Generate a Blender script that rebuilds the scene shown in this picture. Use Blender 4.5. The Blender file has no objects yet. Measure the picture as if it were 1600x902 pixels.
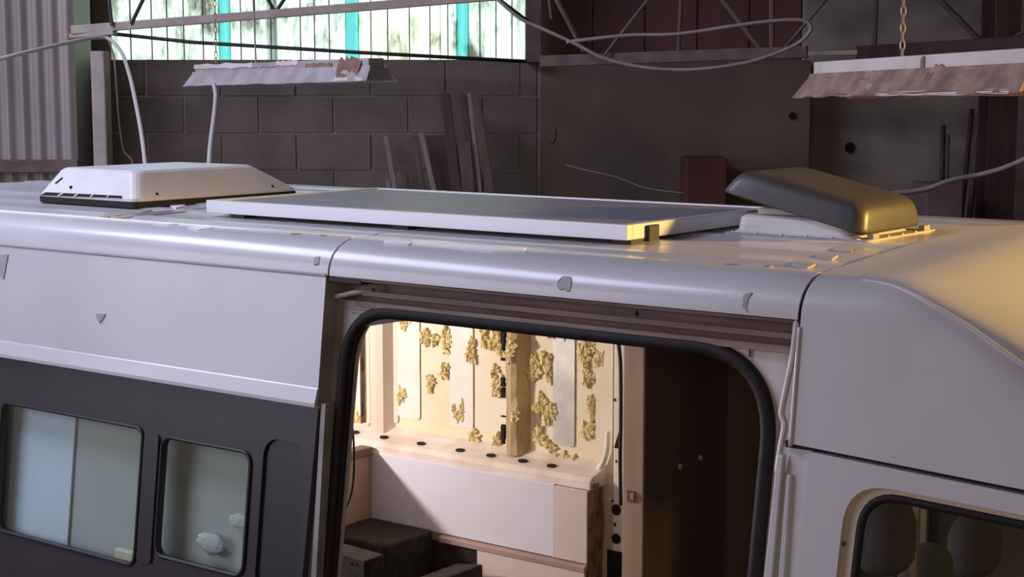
import bpy, bmesh, math, random
from mathutils import Vector, Matrix, noise
from mathutils.geometry import tessellate_polygon
random.seed(7)
S = bpy.context.scene
COL = S.collection

# ------------------------------------------------------------------ camera
F_PX, YAW, PIT = 2560.0, 0.647, 0.1225
CAM = Vector((1.634, -3.19, 2.85))
FW = Vector((-math.sin(YAW)*math.cos(PIT), math.cos(YAW)*math.cos(PIT), -math.sin(PIT)))
RT = Vector((math.cos(YAW), math.sin(YAW), 0))
UP = RT.cross(FW)
FH = Vector((-math.sin(YAW), math.cos(YAW), 0))
cd = bpy.data.cameras.new('camera'); cam = bpy.data.objects.new('camera', cd); COL.objects.link(cam)
cd.sensor_width = 36; cd.lens = F_PX/1600*36; cd.clip_start = .05
cam.matrix_world = Matrix.Translation(CAM) @ Matrix((RT, UP, -FW)).transposed().to_4x4()
S.camera = cam

# ------------------------------------------------------------------ world, lights, exposure
S.view_settings.view_transform = 'Standard'; S.view_settings.look = 'None'
S.view_settings.gamma = 1; S.view_settings.use_curve_mapping = False
S.view_settings.exposure = 0.0
wd = bpy.data.worlds.new('sky'); S.world = wd; wd.use_nodes = True
bg = wd.node_tree.nodes['Background']; bg.inputs[0].default_value = (.84, 1, .93, 1); bg.inputs[1].default_value = 2.7

def area(name, loc, target, w, h, power, color):
    l = bpy.data.lights.new(name, 'AREA'); l.shape = 'RECTANGLE'; l.size = w; l.size_y = h
    l.energy = power; l.color = color
    o = bpy.data.objects.new(name, l); COL.objects.link(o); o.location = loc
    o.rotation_euler = (Vector(target)-Vector(loc)).to_track_quat('-Z', 'Y').to_euler()
    return o
# the hall's open doorway in the left wall: cool daylight
area('daylight_doorway', (-5.5, -4.5, 3.2), (-1.6, .6, 2.2), 3.6, 3.0, 135, (.80, .80, 1.0))
# translucent rooflight sheets in the hall roof, left of the van's middle
area('daylight_rooflight', (-4.2, -1.0, 5.6), (-3.0, .6, 2.4), 4.0, 1.6, 250, (.70, .74, 1.0))
# unseen warm fill light, added behind the photographer to lift the near side
area('warm_front_fill', (4.6, -8.2, 3.9), (-.6, .4, 2.0), 5.0, 1.8, 125, (1.0, .74, .61))
# sodium work light on the hall's right side
sl_ = bpy.data.lights.new('sodium_spotlight', 'SPOT'); sl_.energy = 950; sl_.color = (1.0, .60, .16); sl_.spot_size = math.radians(70); sl_.spot_blend = .9; sl_.shadow_soft_size = .14
so_ = bpy.data.objects.new('sodium_spotlight', sl_); COL.objects.link(so_); so_.location = (2.3, 2.35, 3.15)
so_.rotation_euler = (Vector((.6, .7, 2.3))-Vector((2.3, 2.35, 3.15))).to_track_quat('-Z', 'Y').to_euler()

# ------------------------------------------------------------------ pixel -> place helpers (1600x902 frame)
def ray(px, py): return FW + RT*((px-800)/F_PX) - UP*((py-451)/F_PX)
def aty(px, py, Y): d = ray(px, py); return CAM + d*((Y-CAM.y)/d.y)
def atz(px, py, Z): d = ray(px, py); return CAM + d*((Z-CAM.z)/d.z)
def atx(px, py, X): d = ray(px, py); return CAM + d*((X-CAM.x)/d.x)
def ys(z): return .012 - .1215*(2.345-z)                 # tumblehome of the van's near side
def side(px, py, off=0.0):                               # point on the van's near side, set in by off
    Y = 0.0
    for _ in range(12):
        p = aty(px, py, Y); Y = ys(p.z)+off
    return p
def W(u, d, z): return Vector((CAM.x, CAM.y, 0)) + RT*u + FH*d + Vector((0, 0, z))   # hall axes
def rp(px, py, d):                                       # hall coordinates of a pixel at depth d
    v = ray(px, py); t = d/(v.dot(FH)); return v.dot(RT)*t, CAM.z + v.z*t
def rw(px, py, d): u, z = rp(px, py, d); return W(u, d, z)

# ------------------------------------------------------------------ materials
def mat(name, col, rough=.6, metal=0.0, col2=None, scale=6.0, amt=.5, bump=0.0, bscale=60.0, coat=0.0, detail=4.0,
        stretch=(1,1,1), spec=.5, lo=.35, hi=.7):
    m = bpy.data.materials.new(name); m.use_nodes = True
    nt = m.node_tree; b = nt.nodes['Principled BSDF']
    b.inputs['Base Color'].default_value = (*col, 1); b.inputs['Roughness'].default_value = rough
    b.inputs['Metallic'].default_value = metal; b.inputs['Coat Weight'].default_value = coat
    b.inputs['Specular IOR Level'].default_value = spec
    b.inputs['Coat Roughness'].default_value = .16
    tc = nt.nodes.new('ShaderNodeNewGeometry')
    mp = nt.nodes.new('ShaderNodeMapping'); mp.inputs['Scale'].default_value = stretch
    nt.links.new(tc.outputs['Position'], mp.inputs['Vector'])
    if col2 is not None:
        n = nt.nodes.new('ShaderNodeTexNoise'); n.inputs['Scale'].default_value = scale; n.inputs['Detail'].default_value = detail
        nt.links.new(mp.outputs[0], n.inputs['Vector'])
        r = nt.nodes.new('ShaderNodeMapRange'); r.inputs[1].default_value = lo; r.inputs[2].default_value = hi
        r.inputs[3].default_value = 0; r.inputs[4].default_value = amt
        nt.links.new(n.outputs[0], r.inputs[0])
        x = nt.nodes.new('ShaderNodeMix'); x.data_type = 'RGBA'
        x.inputs[6].default_value = (*col, 1); x.inputs[7].default_value = (*col2, 1)
        nt.links.new(r.outputs[0], x.inputs[0]); nt.links.new(x.outputs[2], b.inputs['Base Color'])
    if bump:
        n2 = nt.nodes.new('ShaderNodeTexNoise'); n2.inputs['Scale'].default_value = bscale; n2.inputs['Detail'].default_value = 6
        nt.links.new(mp.outputs[0], n2.inputs['Vector'])
        bp = nt.nodes.new('ShaderNodeBump'); bp.inputs['Strength'].default_value = bump; bp.inputs['Distance'].default_value = .01
        nt.links.new(n2.outputs[0], bp.inputs['Height']); nt.links.new(bp.outputs[0], b.inputs['Normal'])
    return m

M = {}
M['paint'] = mat('van_white_paint', (.60,.585,.60), .36, 0, (.50,.48,.48), 3.5, .5, coat=.45)
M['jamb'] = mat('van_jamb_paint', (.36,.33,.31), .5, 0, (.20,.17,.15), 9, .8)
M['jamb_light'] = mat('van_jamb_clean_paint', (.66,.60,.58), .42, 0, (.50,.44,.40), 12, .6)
M['rail'] = mat('dusty_rail', (.25,.165,.14), .6, 0, (.12,.08,.07), 14, .8, stretch=(.3,1,4))
M['rail_light'] = mat('worn_rail_edge', (.42,.32,.28), .5, 0, (.22,.15,.13), 16, .8, stretch=(.3,1,3))
M['rubber'] = mat('black_rubber', (.018,.016,.016), .6, spec=.25)
M['black'] = mat('black_plastic', (.012,.012,.013), .45)
M['near_black'] = mat('dark_hole', (.008,.006,.005), .9)  # near-black paints the shade inside holes and slots; also used on screws
M['band'] = mat('black_window_band', (.036,.028,.031), .38, 0, (.048,.038,.04), 6, .6, spec=.35)
M['lid'] = mat('smoked_lid_plastic', (.060,.056,.055), .42, 0, (.09,.082,.075), 9, .5)
M['abs'] = mat('white_vent_plastic', (.72,.71,.71), .42, 0, (.58,.55,.52), 7, .5)
M['alu'] = mat('panel_aluminium', (.68,.68,.70), .42, .35)
M['cell'] = mat('solar_cells', (.21,.20,.235), .45, 0, (.26,.245,.265), 2.0, .6, spec=.3)
M['seal_highlight_white'] = mat('white_sealant_and_highlight', (.93,.93,.95), .5)
M['chip'] = mat('bare_grey_primer', (.36,.34,.35), .6, 0, (.44,.42,.42), 30, .6)
M['skin'] = mat('cream_inner_skin', (.80,.68,.46), .6, 0, (.84,.77,.64), 5, .9, bump=.12, bscale=26)
M['sheet'] = mat('white_inner_sheet', (.86,.80,.76), .5, 0, (.72,.62,.52), 10, .5)
M['foil'] = mat('grey_foil_strip', (.52,.50,.52), .4, .3, (.82,.76,.66), 9, .9)
M['foam'] = mat('yellow_spray_foam', (.84,.70,.38), .85, 0, (.66,.52,.22), 30, .8, bump=.5, bscale=90)
M['rib'] = mat('foam_smeared_rib', (.62,.47,.25), .65, 0, (.30,.17,.08), 11, .8, bump=.25, bscale=40, stretch=(1,1,.4))
M['rib_clean'] = mat('cream_rib', (.78,.66,.56), .5, 0, (.58,.44,.34), 8, .6, stretch=(1,1,.3))
M['ledge'] = mat('pinkish_ledge_paint', (.80,.73,.69), .5, 0, (.58,.42,.32), 9, .7, bump=.1)
M['board'] = mat('white_board', (.70,.70,.82), .5, 0, (.64,.62,.70), 4, .5)
M['board_edge'] = mat('board_end_panel', (.68,.58,.58), .55, 0, (.60,.50,.46), 6, .6)
M['shelf'] = mat('shaded_pink_strip', (.40,.28,.25), .6, 0, (.30,.2,.17), 8, .6)  # board edge colour darkened, the strip's shade is put into it
M['rough_wood'] = mat('rough_torn_wood', (.34,.20,.13), .85, 0, (.10,.05,.03), 22, .9, bump=.6, bscale=60)
M['wood_strip'] = mat('brown_wood_strip', (.20,.12,.085), .6, 0, (.10,.06,.04), 14, .7)
M['brown_board'] = mat('tan_partition_board', (.58,.40,.29), .6, 0, (.48,.31,.22), 5, .7)
M['pale_wood'] = mat('pale_timber', (.60,.47,.36), .6, 0, (.48,.35,.25), 5, .7, stretch=(4,4,.5))
M['dark_wood'] = mat('dark_brown_panel', (.15,.105,.085), .5, 0, (.10,.07,.055), 3, .7, stretch=(3,3,.4))
M['carpet'] = mat('dusty_black_carpet', (.018,.013,.011), .95, 0, (.05,.036,.028), 30, .8, bump=.5, bscale=200)
M['pcb'] = mat('grey_green_box', (.020,.023,.020), .5, 0, (.05,.05,.045), 25, .6)
M['cable_white'] = mat('white_cable', (.52,.50,.47), .5)
M['hose'] = mat('pale_grey_hose', (.36,.33,.31), .5, 0, (.22,.2,.18), 10, .5)
M['wire'] = mat('black_wire', (.02,.016,.015), .5)
M['block'] = mat('grey_brown_block', (.18,.138,.118), .9, 0, (.115,.088,.077), 5, .8, bump=.4, bscale=70)
M['mortar'] = mat('mortar', (.26,.215,.19), .95, 0, (.31,.265,.235), 8, .8, bump=.3)
M['plaster'] = mat('brown_stained_plaster', (.175,.122,.092), .9, 0, (.065,.048,.042), 1.3, .9, bump=.25, bscale=20)
M['plaster_grey'] = mat('mottled_grey_wall', (.33,.28,.245), .9, 0, (.12,.105,.095), 2.2, .9, bump=.3, bscale=16, stretch=(1,1,2))
M['maroon'] = mat('maroon_panel', (.125,.046,.042), .6, 0, (.075,.032,.03), 3, .8, stretch=(4,4,.5))
M['steel_rust'] = mat('rusty_truss_steel', (.145,.10,.085), .7, 0, (.075,.045,.036), 12, .8)
M['steel_pale'] = mat('pale_dusty_steel', (.40,.335,.29), .6, 0, (.25,.19,.165), 10, .7)
M['steel_dark'] = mat('dark_steel', (.03,.03,.032), .6)
M['zinc'] = mat('weathered_corrugated_sheet', (.32,.28,.255), .6, .25, (.20,.18,.175), 4, .8, stretch=(1,1,.25))
M['concrete'] = mat('pale_concrete_post', (.42,.36,.31), .85, 0, (.30,.25,.22), 9, .8, bump=.3)
M['floor'] = mat('concrete_floor', (.16,.15,.14), .8, 0, (.10,.09,.085), 2, .8)
M['ceil'] = mat('dark_ceiling', (.07,.06,.055), .9, 0, (.04,.035,.03), 2, .8)
M['enamel'] = mat('white_enamel', (.66,.60,.56), .5, 0, (.50,.42,.37), 8, .6)
M['enamel_dirty'] = mat('dirty_grey_enamel', (.42,.38,.39), .6, 0, (.28,.23,.22), 12, .8, bump=.2, bscale=50)
M['peeled'] = mat('peeled_brown_enamel', (.36,.235,.17), .75, 0, (.16,.09,.065), 16, .9, bump=.6, bscale=45)
M['rust'] = mat('brown_rust_patch', (.27,.14,.105), .8, 0, (.09,.04,.03), 18, .7)
M['plank_grey'] = mat('grey_plank', (.27,.235,.205), .8, 0, (.15,.12,.10), 12, .8, stretch=(4,4,.4))
M['plank_red'] = mat('dark_red_plank', (.085,.040,.036), .7, 0, (.05,.022,.02), 8, .8, stretch=(4,4,.4))
M['plank_brown'] = mat('brown_plank', (.13,.082,.062), .75, 0, (.08,.045,.035), 8, .8, stretch=(4,4,.4))
M['redbox'] = mat('faded_red_box', (.115,.030,.022), .7, 0, (.07,.022,.017), 6, .8)
M['pinkbox'] = mat('dusty_pink_box', (.25,.16,.15), .8, 0, (.16,.09,.085), 8, .8)
M['seat'] = mat('dark_seat_fabric', (.075,.072,.073), .9, 0, (.11,.105,.105), 60, .6, bump=.4, bscale=300)
M['cream_trim'] = mat('cream_window_surround', (.62,.52,.38), .55)
M['cream_patch'] = mat('cream_lit_patch', (.74,.62,.44), .6)
M['reflect_blue'] = mat('pale_blue_reflection', (.70,.79,.88), .7, 0, (.58,.68,.74), 3, .7)
M['reflect_green'] = mat('grey_green_reflection', (.50,.53,.49), .7, 0, (.40,.45,.43), 3, .8)
M['bag'] = mat('pale_plastic_bag', (.66,.68,.64), .6, 0, (.5,.54,.52), 8, .8)
M['cream'] = mat('cream_plastic', (.72,.65,.48), .5)

def glass_mat(name, tint, refl=.12, rough=.02):
    m = bpy.data.materials.new(name); m.use_nodes = True; nt = m.node_tree
    for n in list(nt.nodes): nt.nodes.remove(n)
    out = nt.nodes.new('ShaderNodeOutputMaterial'); tr = nt.nodes.new('ShaderNodeBsdfTransparent'); gl = nt.nodes.new('ShaderNodeBsdfGlossy')
    tr.inputs[0].default_value = (*tint, 1); gl.inputs[0].default_value = (.9,.95,1,1); gl.inputs['Roughness'].default_value = rough
    lw = nt.nodes.new('ShaderNodeLayerWeight'); lw.inputs[0].default_value = .5
    pw = nt.nodes.new('ShaderNodeMath'); pw.operation = 'POWER'; pw.inputs[1].default_value = 4.0
    ad = nt.nodes.new('ShaderNodeMath'); ad.operation = 'MULTIPLY_ADD'; ad.inputs[1].default_value = .7; ad.inputs[2].default_value = .045
    nt.links.new(lw.outputs['Facing'], pw.inputs[0]); nt.links.new(pw.outputs[0], ad.inputs[0])
    mx = nt.nodes.new('ShaderNodeMixShader')
    nt.links.new(ad.outputs[0], mx.inputs[0]); nt.links.new(tr.outputs[0], mx.inputs[1]); nt.links.new(gl.outputs[0], mx.inputs[2])
    nt.links.new(mx.outputs[0], out.inputs[0])
    return m
M['glass'] = glass_mat('tinted_glass', (.94,.97,.96))
M['glass_dark'] = glass_mat('dark_tinted_glass', (.25,.25,.28))
M['glass_tint'] = glass_mat('tinted_windscreen_glass', (.24,.25,.25))  # tint darkened to keep the sodium light out of the cab
M['glass_clear'] = glass_mat('clear_glass', (.85,.88,.86))

def translucent_mat(name, col, dirt, scale, lo, hi):
    m = bpy.data.materials.new(name); m.use_nodes = True; nt = m.node_tree
    for n in list(nt.nodes): nt.nodes.remove(n)
    out = nt.nodes.new('ShaderNodeOutputMaterial'); tr = nt.nodes.new('ShaderNodeBsdfTranslucent'); df = nt.nodes.new('ShaderNodeBsdfDiffuse')
    geo = nt.nodes.new('ShaderNodeTexCoord'); mp = nt.nodes.new('ShaderNodeMapping')
    mp.inputs['Scale'].default_value = (1.0, 1, .42)
    nt.links.new(geo.outputs['Object'], mp.inputs[0])
    n = nt.nodes.new('ShaderNodeTexNoise'); n.inputs['Scale'].default_value = scale; n.inputs['Detail'].default_value = 8; n.inputs['Roughness'].default_value = .68
    nt.links.new(mp.outputs[0], n.inputs['Vector'])
    # moss keeps to broad patches along the lower half of each sheet
    n2 = nt.nodes.new('ShaderNodeTexNoise'); n2.inputs['Scale'].default_value = 3.2; n2.inputs['Detail'].default_value = 2
    nt.links.new(geo.outputs['Object'], n2.inputs['Vector'])
    mul = nt.nodes.new('ShaderNodeMath'); mul.operation = 'MULTIPLY_ADD'; mul.inputs[1].default_value = .9
    nt.links.new(n2.outputs[0], mul.inputs[0]); nt.links.new(n.outputs[0], mul.inputs[2])
    r = nt.nodes.new('ShaderNodeMapRange'); r.inputs[1].default_value = lo; r.inputs[2].default_value = hi
    nt.links.new(mul.outputs[0], r.inputs[0])
    x = nt.nodes.new('ShaderNodeMix'); x.data_type = 'RGBA'; x.inputs[6].default_value = (*col,1); x.inputs[7].default_value = (*dirt,1)
    nt.links.new(r.outputs[0], x.inputs[0]); nt.links.new(x.outputs[2], tr.inputs[0]); df.inputs[0].default_value = (.3,.3,.28,1)
    mx = nt.nodes.new('ShaderNodeMixShader'); mx.inputs[0].default_value = .08
    nt.links.new(tr.outputs[0], mx.inputs[1]); nt.links.new(df.outputs[0], mx.inputs[2]); nt.links.new(mx.outputs[0], out.inputs[0])
    return m
M['poly'] = translucent_mat('clear_corrugated_polycarbonate', (.66,.72,.66), (.10,.10,.07), 14, .87, 1.12)
M['poly_warm'] = translucent_mat('yellowed_corrugated_polycarbonate', (.72,.70,.58), (.13,.12,.07), 12, .87, 1.12)
M['teal'] = translucent_mat('teal_corrugated_polycarbonate', (.10,.40,.42), (.03,.13,.13), 14, 1.0, 1.25)

# ------------------------------------------------------------------ mesh helpers
class MB:
    def __init__(s): s.v = []; s.f = []
    def box(s, x0, x1, y0, y1, z0, z1, T=None):
        c = [Vector((x, y, z)) for z in (z0, z1) for y in (y0, y1) for x in (x0, x1)]
        if T: c = [T(p) for p in c]
        n = len(s.v); s.v += c
        s.f += [tuple(n+i for i in q) for q in ((0,2,3,1),(4,5,7,6),(0,1,5,4),(2,6,7,3),(0,4,6,2),(1,3,7,5))]; return s
    def hexa(s, pts):                                  # 8 corners: 4 of one end, 4 of the other, same order
        n = len(s.v); s.v += [Vector(p) for p in pts]
        s.f += [tuple(n+i for i in q) for q in ((3,2,1,0),(4,5,6,7),(0,1,5,4),(1,2,6,5),(2,3,7,6),(3,0,4,7))]; return s
    def beam(s, a, b, w, h, up=Vector((0,0,1))):
        a, b = Vector(a), Vector(b); t = (b-a).normalized(); r = t.cross(up).normalized(); u = r.cross(t)
        r *= w/2; u *= h/2
        return s.hexa([a-r-u, a+r-u, a+r+u, a-r+u, b-r-u, b+r-u, b+r+u, b-r+u])
    def tube(s, pts, r, n=8, closed=False):
        pts = [Vector(p) for p in pts]; rings = []; k = len(pts); prev = None
        for i, p in enumerate(pts):
            if closed: t = (pts[(i+1) % k]-pts[i-1]).normalized()
            else: t = (pts[min(i+1, k-1)]-pts[max(i-1, 0)]).normalized()
            if prev is None:
                a = Vector((0,0,1)) if abs(t.z) < .9 else Vector((1,0,0))
                nx = t.cross(a).normalized()
            else:
                nx = (prev - t*prev.dot(t)).normalized()
            prev = nx; ny = t.cross(nx)
            b0 = len(s.v); rings.append(b0)
            rr = r(i/(k-1)) if callable(r) else r
            for j in range(n):
                an = 2*math.pi*j/n; s.v.append(p + nx*math.cos(an)*rr + ny*math.sin(an)*rr)
        for i in range(k if closed else k-1):
            a, b = rings[i], rings[(i+1) % k]
            for j in range(n): s.f.append((a+j, a+(j+1)%n, b+(j+1)%n, b+j))
        if not closed:
            s.f.append(tuple(rings[0]+j for j in reversed(range(n)))); s.f.append(tuple(rings[-1]+j for j in range(n)))
        return s
    def grid(s, rows, closed=False):
        n = len(s.v); m = len(rows[0])
        for r in rows: s.v += [Vector(p) for p in r]
        for i in range(len(rows)-1):
            for j in range(m-1): s.f.append((n+i*m+j, n+i*m+j+1, n+(i+1)*m+j+1, n+(i+1)*m+j))
        return s
    def prism(s, poly, y0, y1, T):                     # poly of 2-D points, T(a, b, y) -> world
        n = len(s.v); k = len(poly)
        s.v += [T(a, b, y0) for a, b in poly] + [T(a, b, y1) for a, b in poly]
        s.f.append(tuple(n+i for i in range(k))); s.f.append(tuple(n+k+i for i in reversed(range(k))))
        for i in range(k): j = (i+1) % k; s.f.append((n+i, n+k+i, n+k+j, n+j))
        return s
    def plate(s, outer, holes, T, th):                 # flat plate with holes; T(a, b, depth) -> world
        loops = [[Vector((a, b, 0)) for a, b in L] for L in [outer]+holes]
        tri = tessellate_polygon(loops); flat = [p for L in loops for p in L]; k = len(flat); n = len(s.v)
        s.v += [T(p.x, p.y, 0) for p in flat] + [T(p.x, p.y, th) for p in flat]
        for a, b, c in tri: s.f.append((n+a, n+b, n+c)); s.f.append((n+k+c, n+k+b, n+k+a))
        o = 0
        for L in loops:
            m = len(L)
            for i in range(m): j = (i+1) % m; s.f.append((n+o+i, n+o+j, n+k+o+j, n+k+o+i))
            o += m
        return s
    def ico(s, c, r, sub=1, sq=(1,1,1), jit=0.0):
        bm = bmesh.new(); bmesh.ops.create_icosphere(bm, subdivisions=sub, radius=1); n = len(s.v)
        for v in bm.verts:
            q = v.co*(1+random.uniform(-jit, jit)); s.v.append(Vector(c)+Vector((q.x*r*sq[0], q.y*r*sq[1], q.z*r*sq[2])))
        s.f += [tuple(n+v.index for v in f.verts) for f in bm.faces]; bm.free(); return s
    def build(s, name, m, parent=None, smooth=False, bevel=0.0, solid=0.0, subsurf=0, seg=2):
        if parent is not None: org = parent_org[parent.name]
        else:
            xs = [p.x for p in s.v]; yy = [p.y for p in s.v]; zs = [p.z for p in s.v]
            org = Vector(((min(xs)+max(xs))/2, (min(yy)+max(yy))/2, min(zs)))
        me = bpy.data.meshes.new(name); me.from_pydata([p-org for p in s.v], [], s.f); me.update()
        bm = bmesh.new(); bm.from_mesh(me); bmesh.ops.recalc_face_normals(bm, faces=bm.faces); bm.to_mesh(me); bm.free()
        o = bpy.data.objects.new(name, me); COL.objects.link(o); me.materials.append(M[m] if isinstance(m, str) else m)
        if parent is not None: o.parent = parent; parent_org[o.name] = org
        else: o.location = org; parent_org[o.name] = org
        if smooth:
            for p in me.polygons: p.use_smooth = True
        if solid:
            md = o.modifiers.new('solid', 'SOLIDIFY'); md.thickness = solid; md.offset = -1
            if smooth:
                md = o.modifiers.new('split', 'EDGE_SPLIT'); md.split_angle = math.radians(38); md.use_edge_sharp = False
        if bevel:
            md = o.modifiers.new('bevel', 'BEVEL'); md.width = bevel; md.segments = seg; md.limit_method = 'ANGLE'; md.angle_limit = math.radians(30)
        if subsurf:
            md = o.modifiers.new('sub', 'SUBSURF'); md.levels = subsurf; md.render_levels = subsurf
        return o
parent_org = {}
def empty(name, loc):
    o = bpy.data.objects.new(name, None); COL.objects.link(o); o.location = loc; o.empty_display_size = .1
    parent_org[o.name] = Vector(loc); return o
def tag(o, label, cat, group=None):
    o['label'] = label; o['category'] = cat
    if group: o['group'] = group
    return o
def struct(o, label=None, cat=None):
    o['kind'] = 'structure'
    if label: o['label'] = label
    if cat: o['category'] = cat
    return o
def rrect(x0, x1, z0, z1, r, n=6):
    if not isinstance(r, (tuple, list)): r = (r,)*4          # bl, br, tr, tl
    out = []
    for (cx, cz, a0, q) in ((x0+r[0], z0+r[0], math.pi, r[0]), (x1-r[1], z0+r[1], 1.5*math.pi, r[1]), (x1-r[2], z1-r[2], 0, r[2]), (x0+r[3], z1-r[3], .5*math.pi, r[3])):
        for i in range(n+1):
            a = a0 + .5*math.pi*i/n; out.append((cx+q*math.cos(a), cz+q*math.sin(a)))
    return out
def rpoly(pts, radii, n=6):                                # polygon with rounded corners
    out = []; k = len(pts)
    for i in range(k):
        p = Vector(pts[i]).to_2d(); a = (Vector(pts[i-1]).to_2d()-p); b = (Vector(pts[(i+1)%k]).to_2d()-p); r = radii[i]
        if r <= 0: out.append(tuple(p)); continue
        A = p+a.normalized()*r; B = p+b.normalized()*r
        for j in range(n+1):
            t = j/n; q = A*(1-t)**2 + p*2*t*(1-t) + B*t*t; out.append(tuple(q))
    return out
def spline(pts, n=10):
    pts = [Vector(p) for p in pts]; out = []
    for i in range(len(pts)-1):
        p0 = pts[max(i-1,0)]; p1 = pts[i]; p2 = pts[i+1]; p3 = pts[min(i+2,len(pts)-1)]
        for j in range(n):
            t = j/n
            out.append(.5*((2*p1)+(p2-p0)*t+(2*p0-5*p1+4*p2-p3)*t*t+(3*p1-p0-3*p2+p3)*t**3))
    out.append(pts[-1]); return out
def sideT(off):                                            # plate on the near side: a = X, b = z
    return lambda a, b, t: Vector((a, ys(b)+off+t, b))
def lerp_tab(tab, x):
    for (a, va), (b, vb) in zip(tab, tab[1:]):
        if x <= b: t = max(0, min(1, (x-a)/(b-a))); return va+(vb-va)*t
    return tab[-1][1]

# ================================================================== THE HALL
UL, UR, DB, DF, ZC = -7.0, 7.0, 8.9, -7.0, 5.8
fl = MB().box(UL, UR, DF, 9.6, -.1, 0, lambda p: W(*p)).build('floor', 'floor'); struct(fl, 'grey concrete hall floor under the van', 'floor')
ce = MB().box(UL, UR, DF, 9.6, ZC, ZC+.1, lambda p: W(*p)).build('ceiling', 'ceil'); struct(ce, 'dark hall roof far above the van', 'ceiling')
w = MB().box(UL-.1, UL, DF, 9.6, 0, ZC, lambda p: W(*p)).build('wall_left', 'plaster_grey'); struct(w, 'grey hall wall far to the left', 'wall')
w = MB().box(UR, UR+.1, DF, 9.6, 0, ZC, lambda p: W(*p)).build('wall_right', 'plaster_grey'); struct(w, 'grey hall wall far to the right', 'wall')
w = MB().box(UL, UR, DF-.1, DF, 0, ZC, lambda p: W(*p)).build('wall_front', 'plaster_grey'); struct(w, 'grey hall wall behind the photographer', 'wall')

# back wall: mortar backing with proud concrete blocks, strip window above, plaster and grey wall to the right
u0, _ = rp(160, 200, 8.8); u1, _ = rp(838, 200, 8.8)
ZT = rp(500, 92, 8.8)[1]
CH = .1975
wb = MB().box(u0-.25, u1+.02, 8.83, 9.0, 0, ZT-.004, lambda p: W(*p)).build('wall_back', 'mortar'); struct(wb, 'dim grey concrete block wall below the bright strip window', 'wall')
bm0 = MB().box(-.193, .193, -.03, .0, -CH/2+.006, CH/2-.006)
me = None; bi = 0
ubase = rp(226, 110, 8.8)[0]
for row in range(7):
    zc = ZT - CH*(row+.5)
    off = 0 if row % 2 == 0 else .2
    for k in range(-1, 7):
        a = max(ubase+off+(k-1)*.4+.006, u0-.2); b = min(ubase+off+k*.4-.006, u1)
        if b-a < .03: continue
        full = abs((b-a)-.388) < .002
        if full:
            if me is None:
                o = MB().box(-.194, .194, -.035, .0, -CH/2+.005, CH/2-.005).build('block', 'block'); me = o.data
                md = o.modifiers.new('bevel', 'BEVEL'); md.width = .006; md.segments = 1
            else:
                o = bpy.data.objects.new('block', me); COL.objects.link(o)
        else:
            o = MB().box(-(b-a)/2, (b-a)/2, -.035, .0, -CH/2+.005, CH/2-.005).build('block', 'block')
        o.location = W((a+b)/2, 8.84-random.uniform(0, .006), zc)-parent_org[wb.name]
        o.rotation_euler = (0, 0, YAW)
        if full is False: o.location += Vector((0,0,0))
        o.parent = wb
        for v in [0]: pass
# meshes above were built around their own base; recentre so that location is the block's middle
for o in wb.children:
    md_ = o.data
    if md_.get('c'): continue
    md_['c'] = 1
    zmin = min(v.co.z for v in md_.vertices); zmax = max(v.co.z for v in md_.vertices)
    for v in md_.vertices: v.co.z -= (zmin+zmax)/2
# plaster stretch of the back wall (brown), then the grey stretch
u2, _ = rp(1262, 200, 8.85)
zp = rp(1050, 100, 8.85)[1]
w = MB().box(u1+.02, u2, 8.8, 9.0, 0, zp, lambda p: W(*p)).build('wall_back_plaster', 'plaster'); struct(w, 'dark brown stained plaster wall behind the solar panel', 'wall')
w = MB().box(u2, UR, 9.0, 9.15, 0, ZC, lambda p: W(*p)).build('wall_back_grey', 'plaster_grey'); struct(w, 'mottled grey wall behind the hanging right lamp', 'wall')
hu, hz = rp(1328, 231, 8.995)
MB().prism([(.028*math.cos(i*.628), .032*math.sin(i*.628)) for i in range(10)], 0, .012, lambda a, b, y: W(hu+a, 8.99+y, hz+b)).build('wall_hole', 'near_black', w)
hu2, hz2 = rp(1238, 181, 8.79)
MB().prism([(.02*math.cos(i*.628), .02*math.sin(i*.628)) for i in range(10)], 0, .012, lambda a, b, y: W(hu2+a, 8.79+y, hz2+b)).build('wall_stain', 'near_black', bpy.data.objects['wall_back_plaster'])
hu2, hz2 = rp(860, 210, 8.79)
MB().prism([(.028*math.cos(i*.628), .05*math.sin(i*.628)) for i in range(10)], 0, .012, lambda a, b, y: W(hu2+a, 8.793+y, hz2+b)).build('wall_stain', 'plaster', bpy.data.objects['wall_back_plaster'])
# blocks of wall above the brown plaster: maroon sheets
ub, _ = rp(846, 50, 9.0)
mw = empty('wall_back_maroon', W((ub+u2)/2, 9.1, zp)); struct(mw, 'dark maroon sheet cladding above the brown plaster wall', 'wall')
nsh = 5
for i in range(nsh):
    a = ub+(u2-ub)*i/nsh; b = ub+(u2-ub)*(i+1)/nsh-.008
    MB().box(a, b, 9.08+.006*(i%2), 9.11+.006*(i%2), zp-.05, ZC, lambda p: W(*p)).build('cladding_sheet', 'maroon', mw)
MB().box(ub-.02, u2+.02, 9.12, 9.14, zp-.05, ZC, lambda p: W(*p)).build('backing', 'maroon', mw)
# ledge on top of the plaster
wl = MB().box(u1+.02, u2, 8.80, 9.1, zp, zp+.02, lambda p: W(*p)).build('trim_1', 'steel_rust'); struct(wl, 'dark ledge on top of the brown plaster wall', 'trim')

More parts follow.
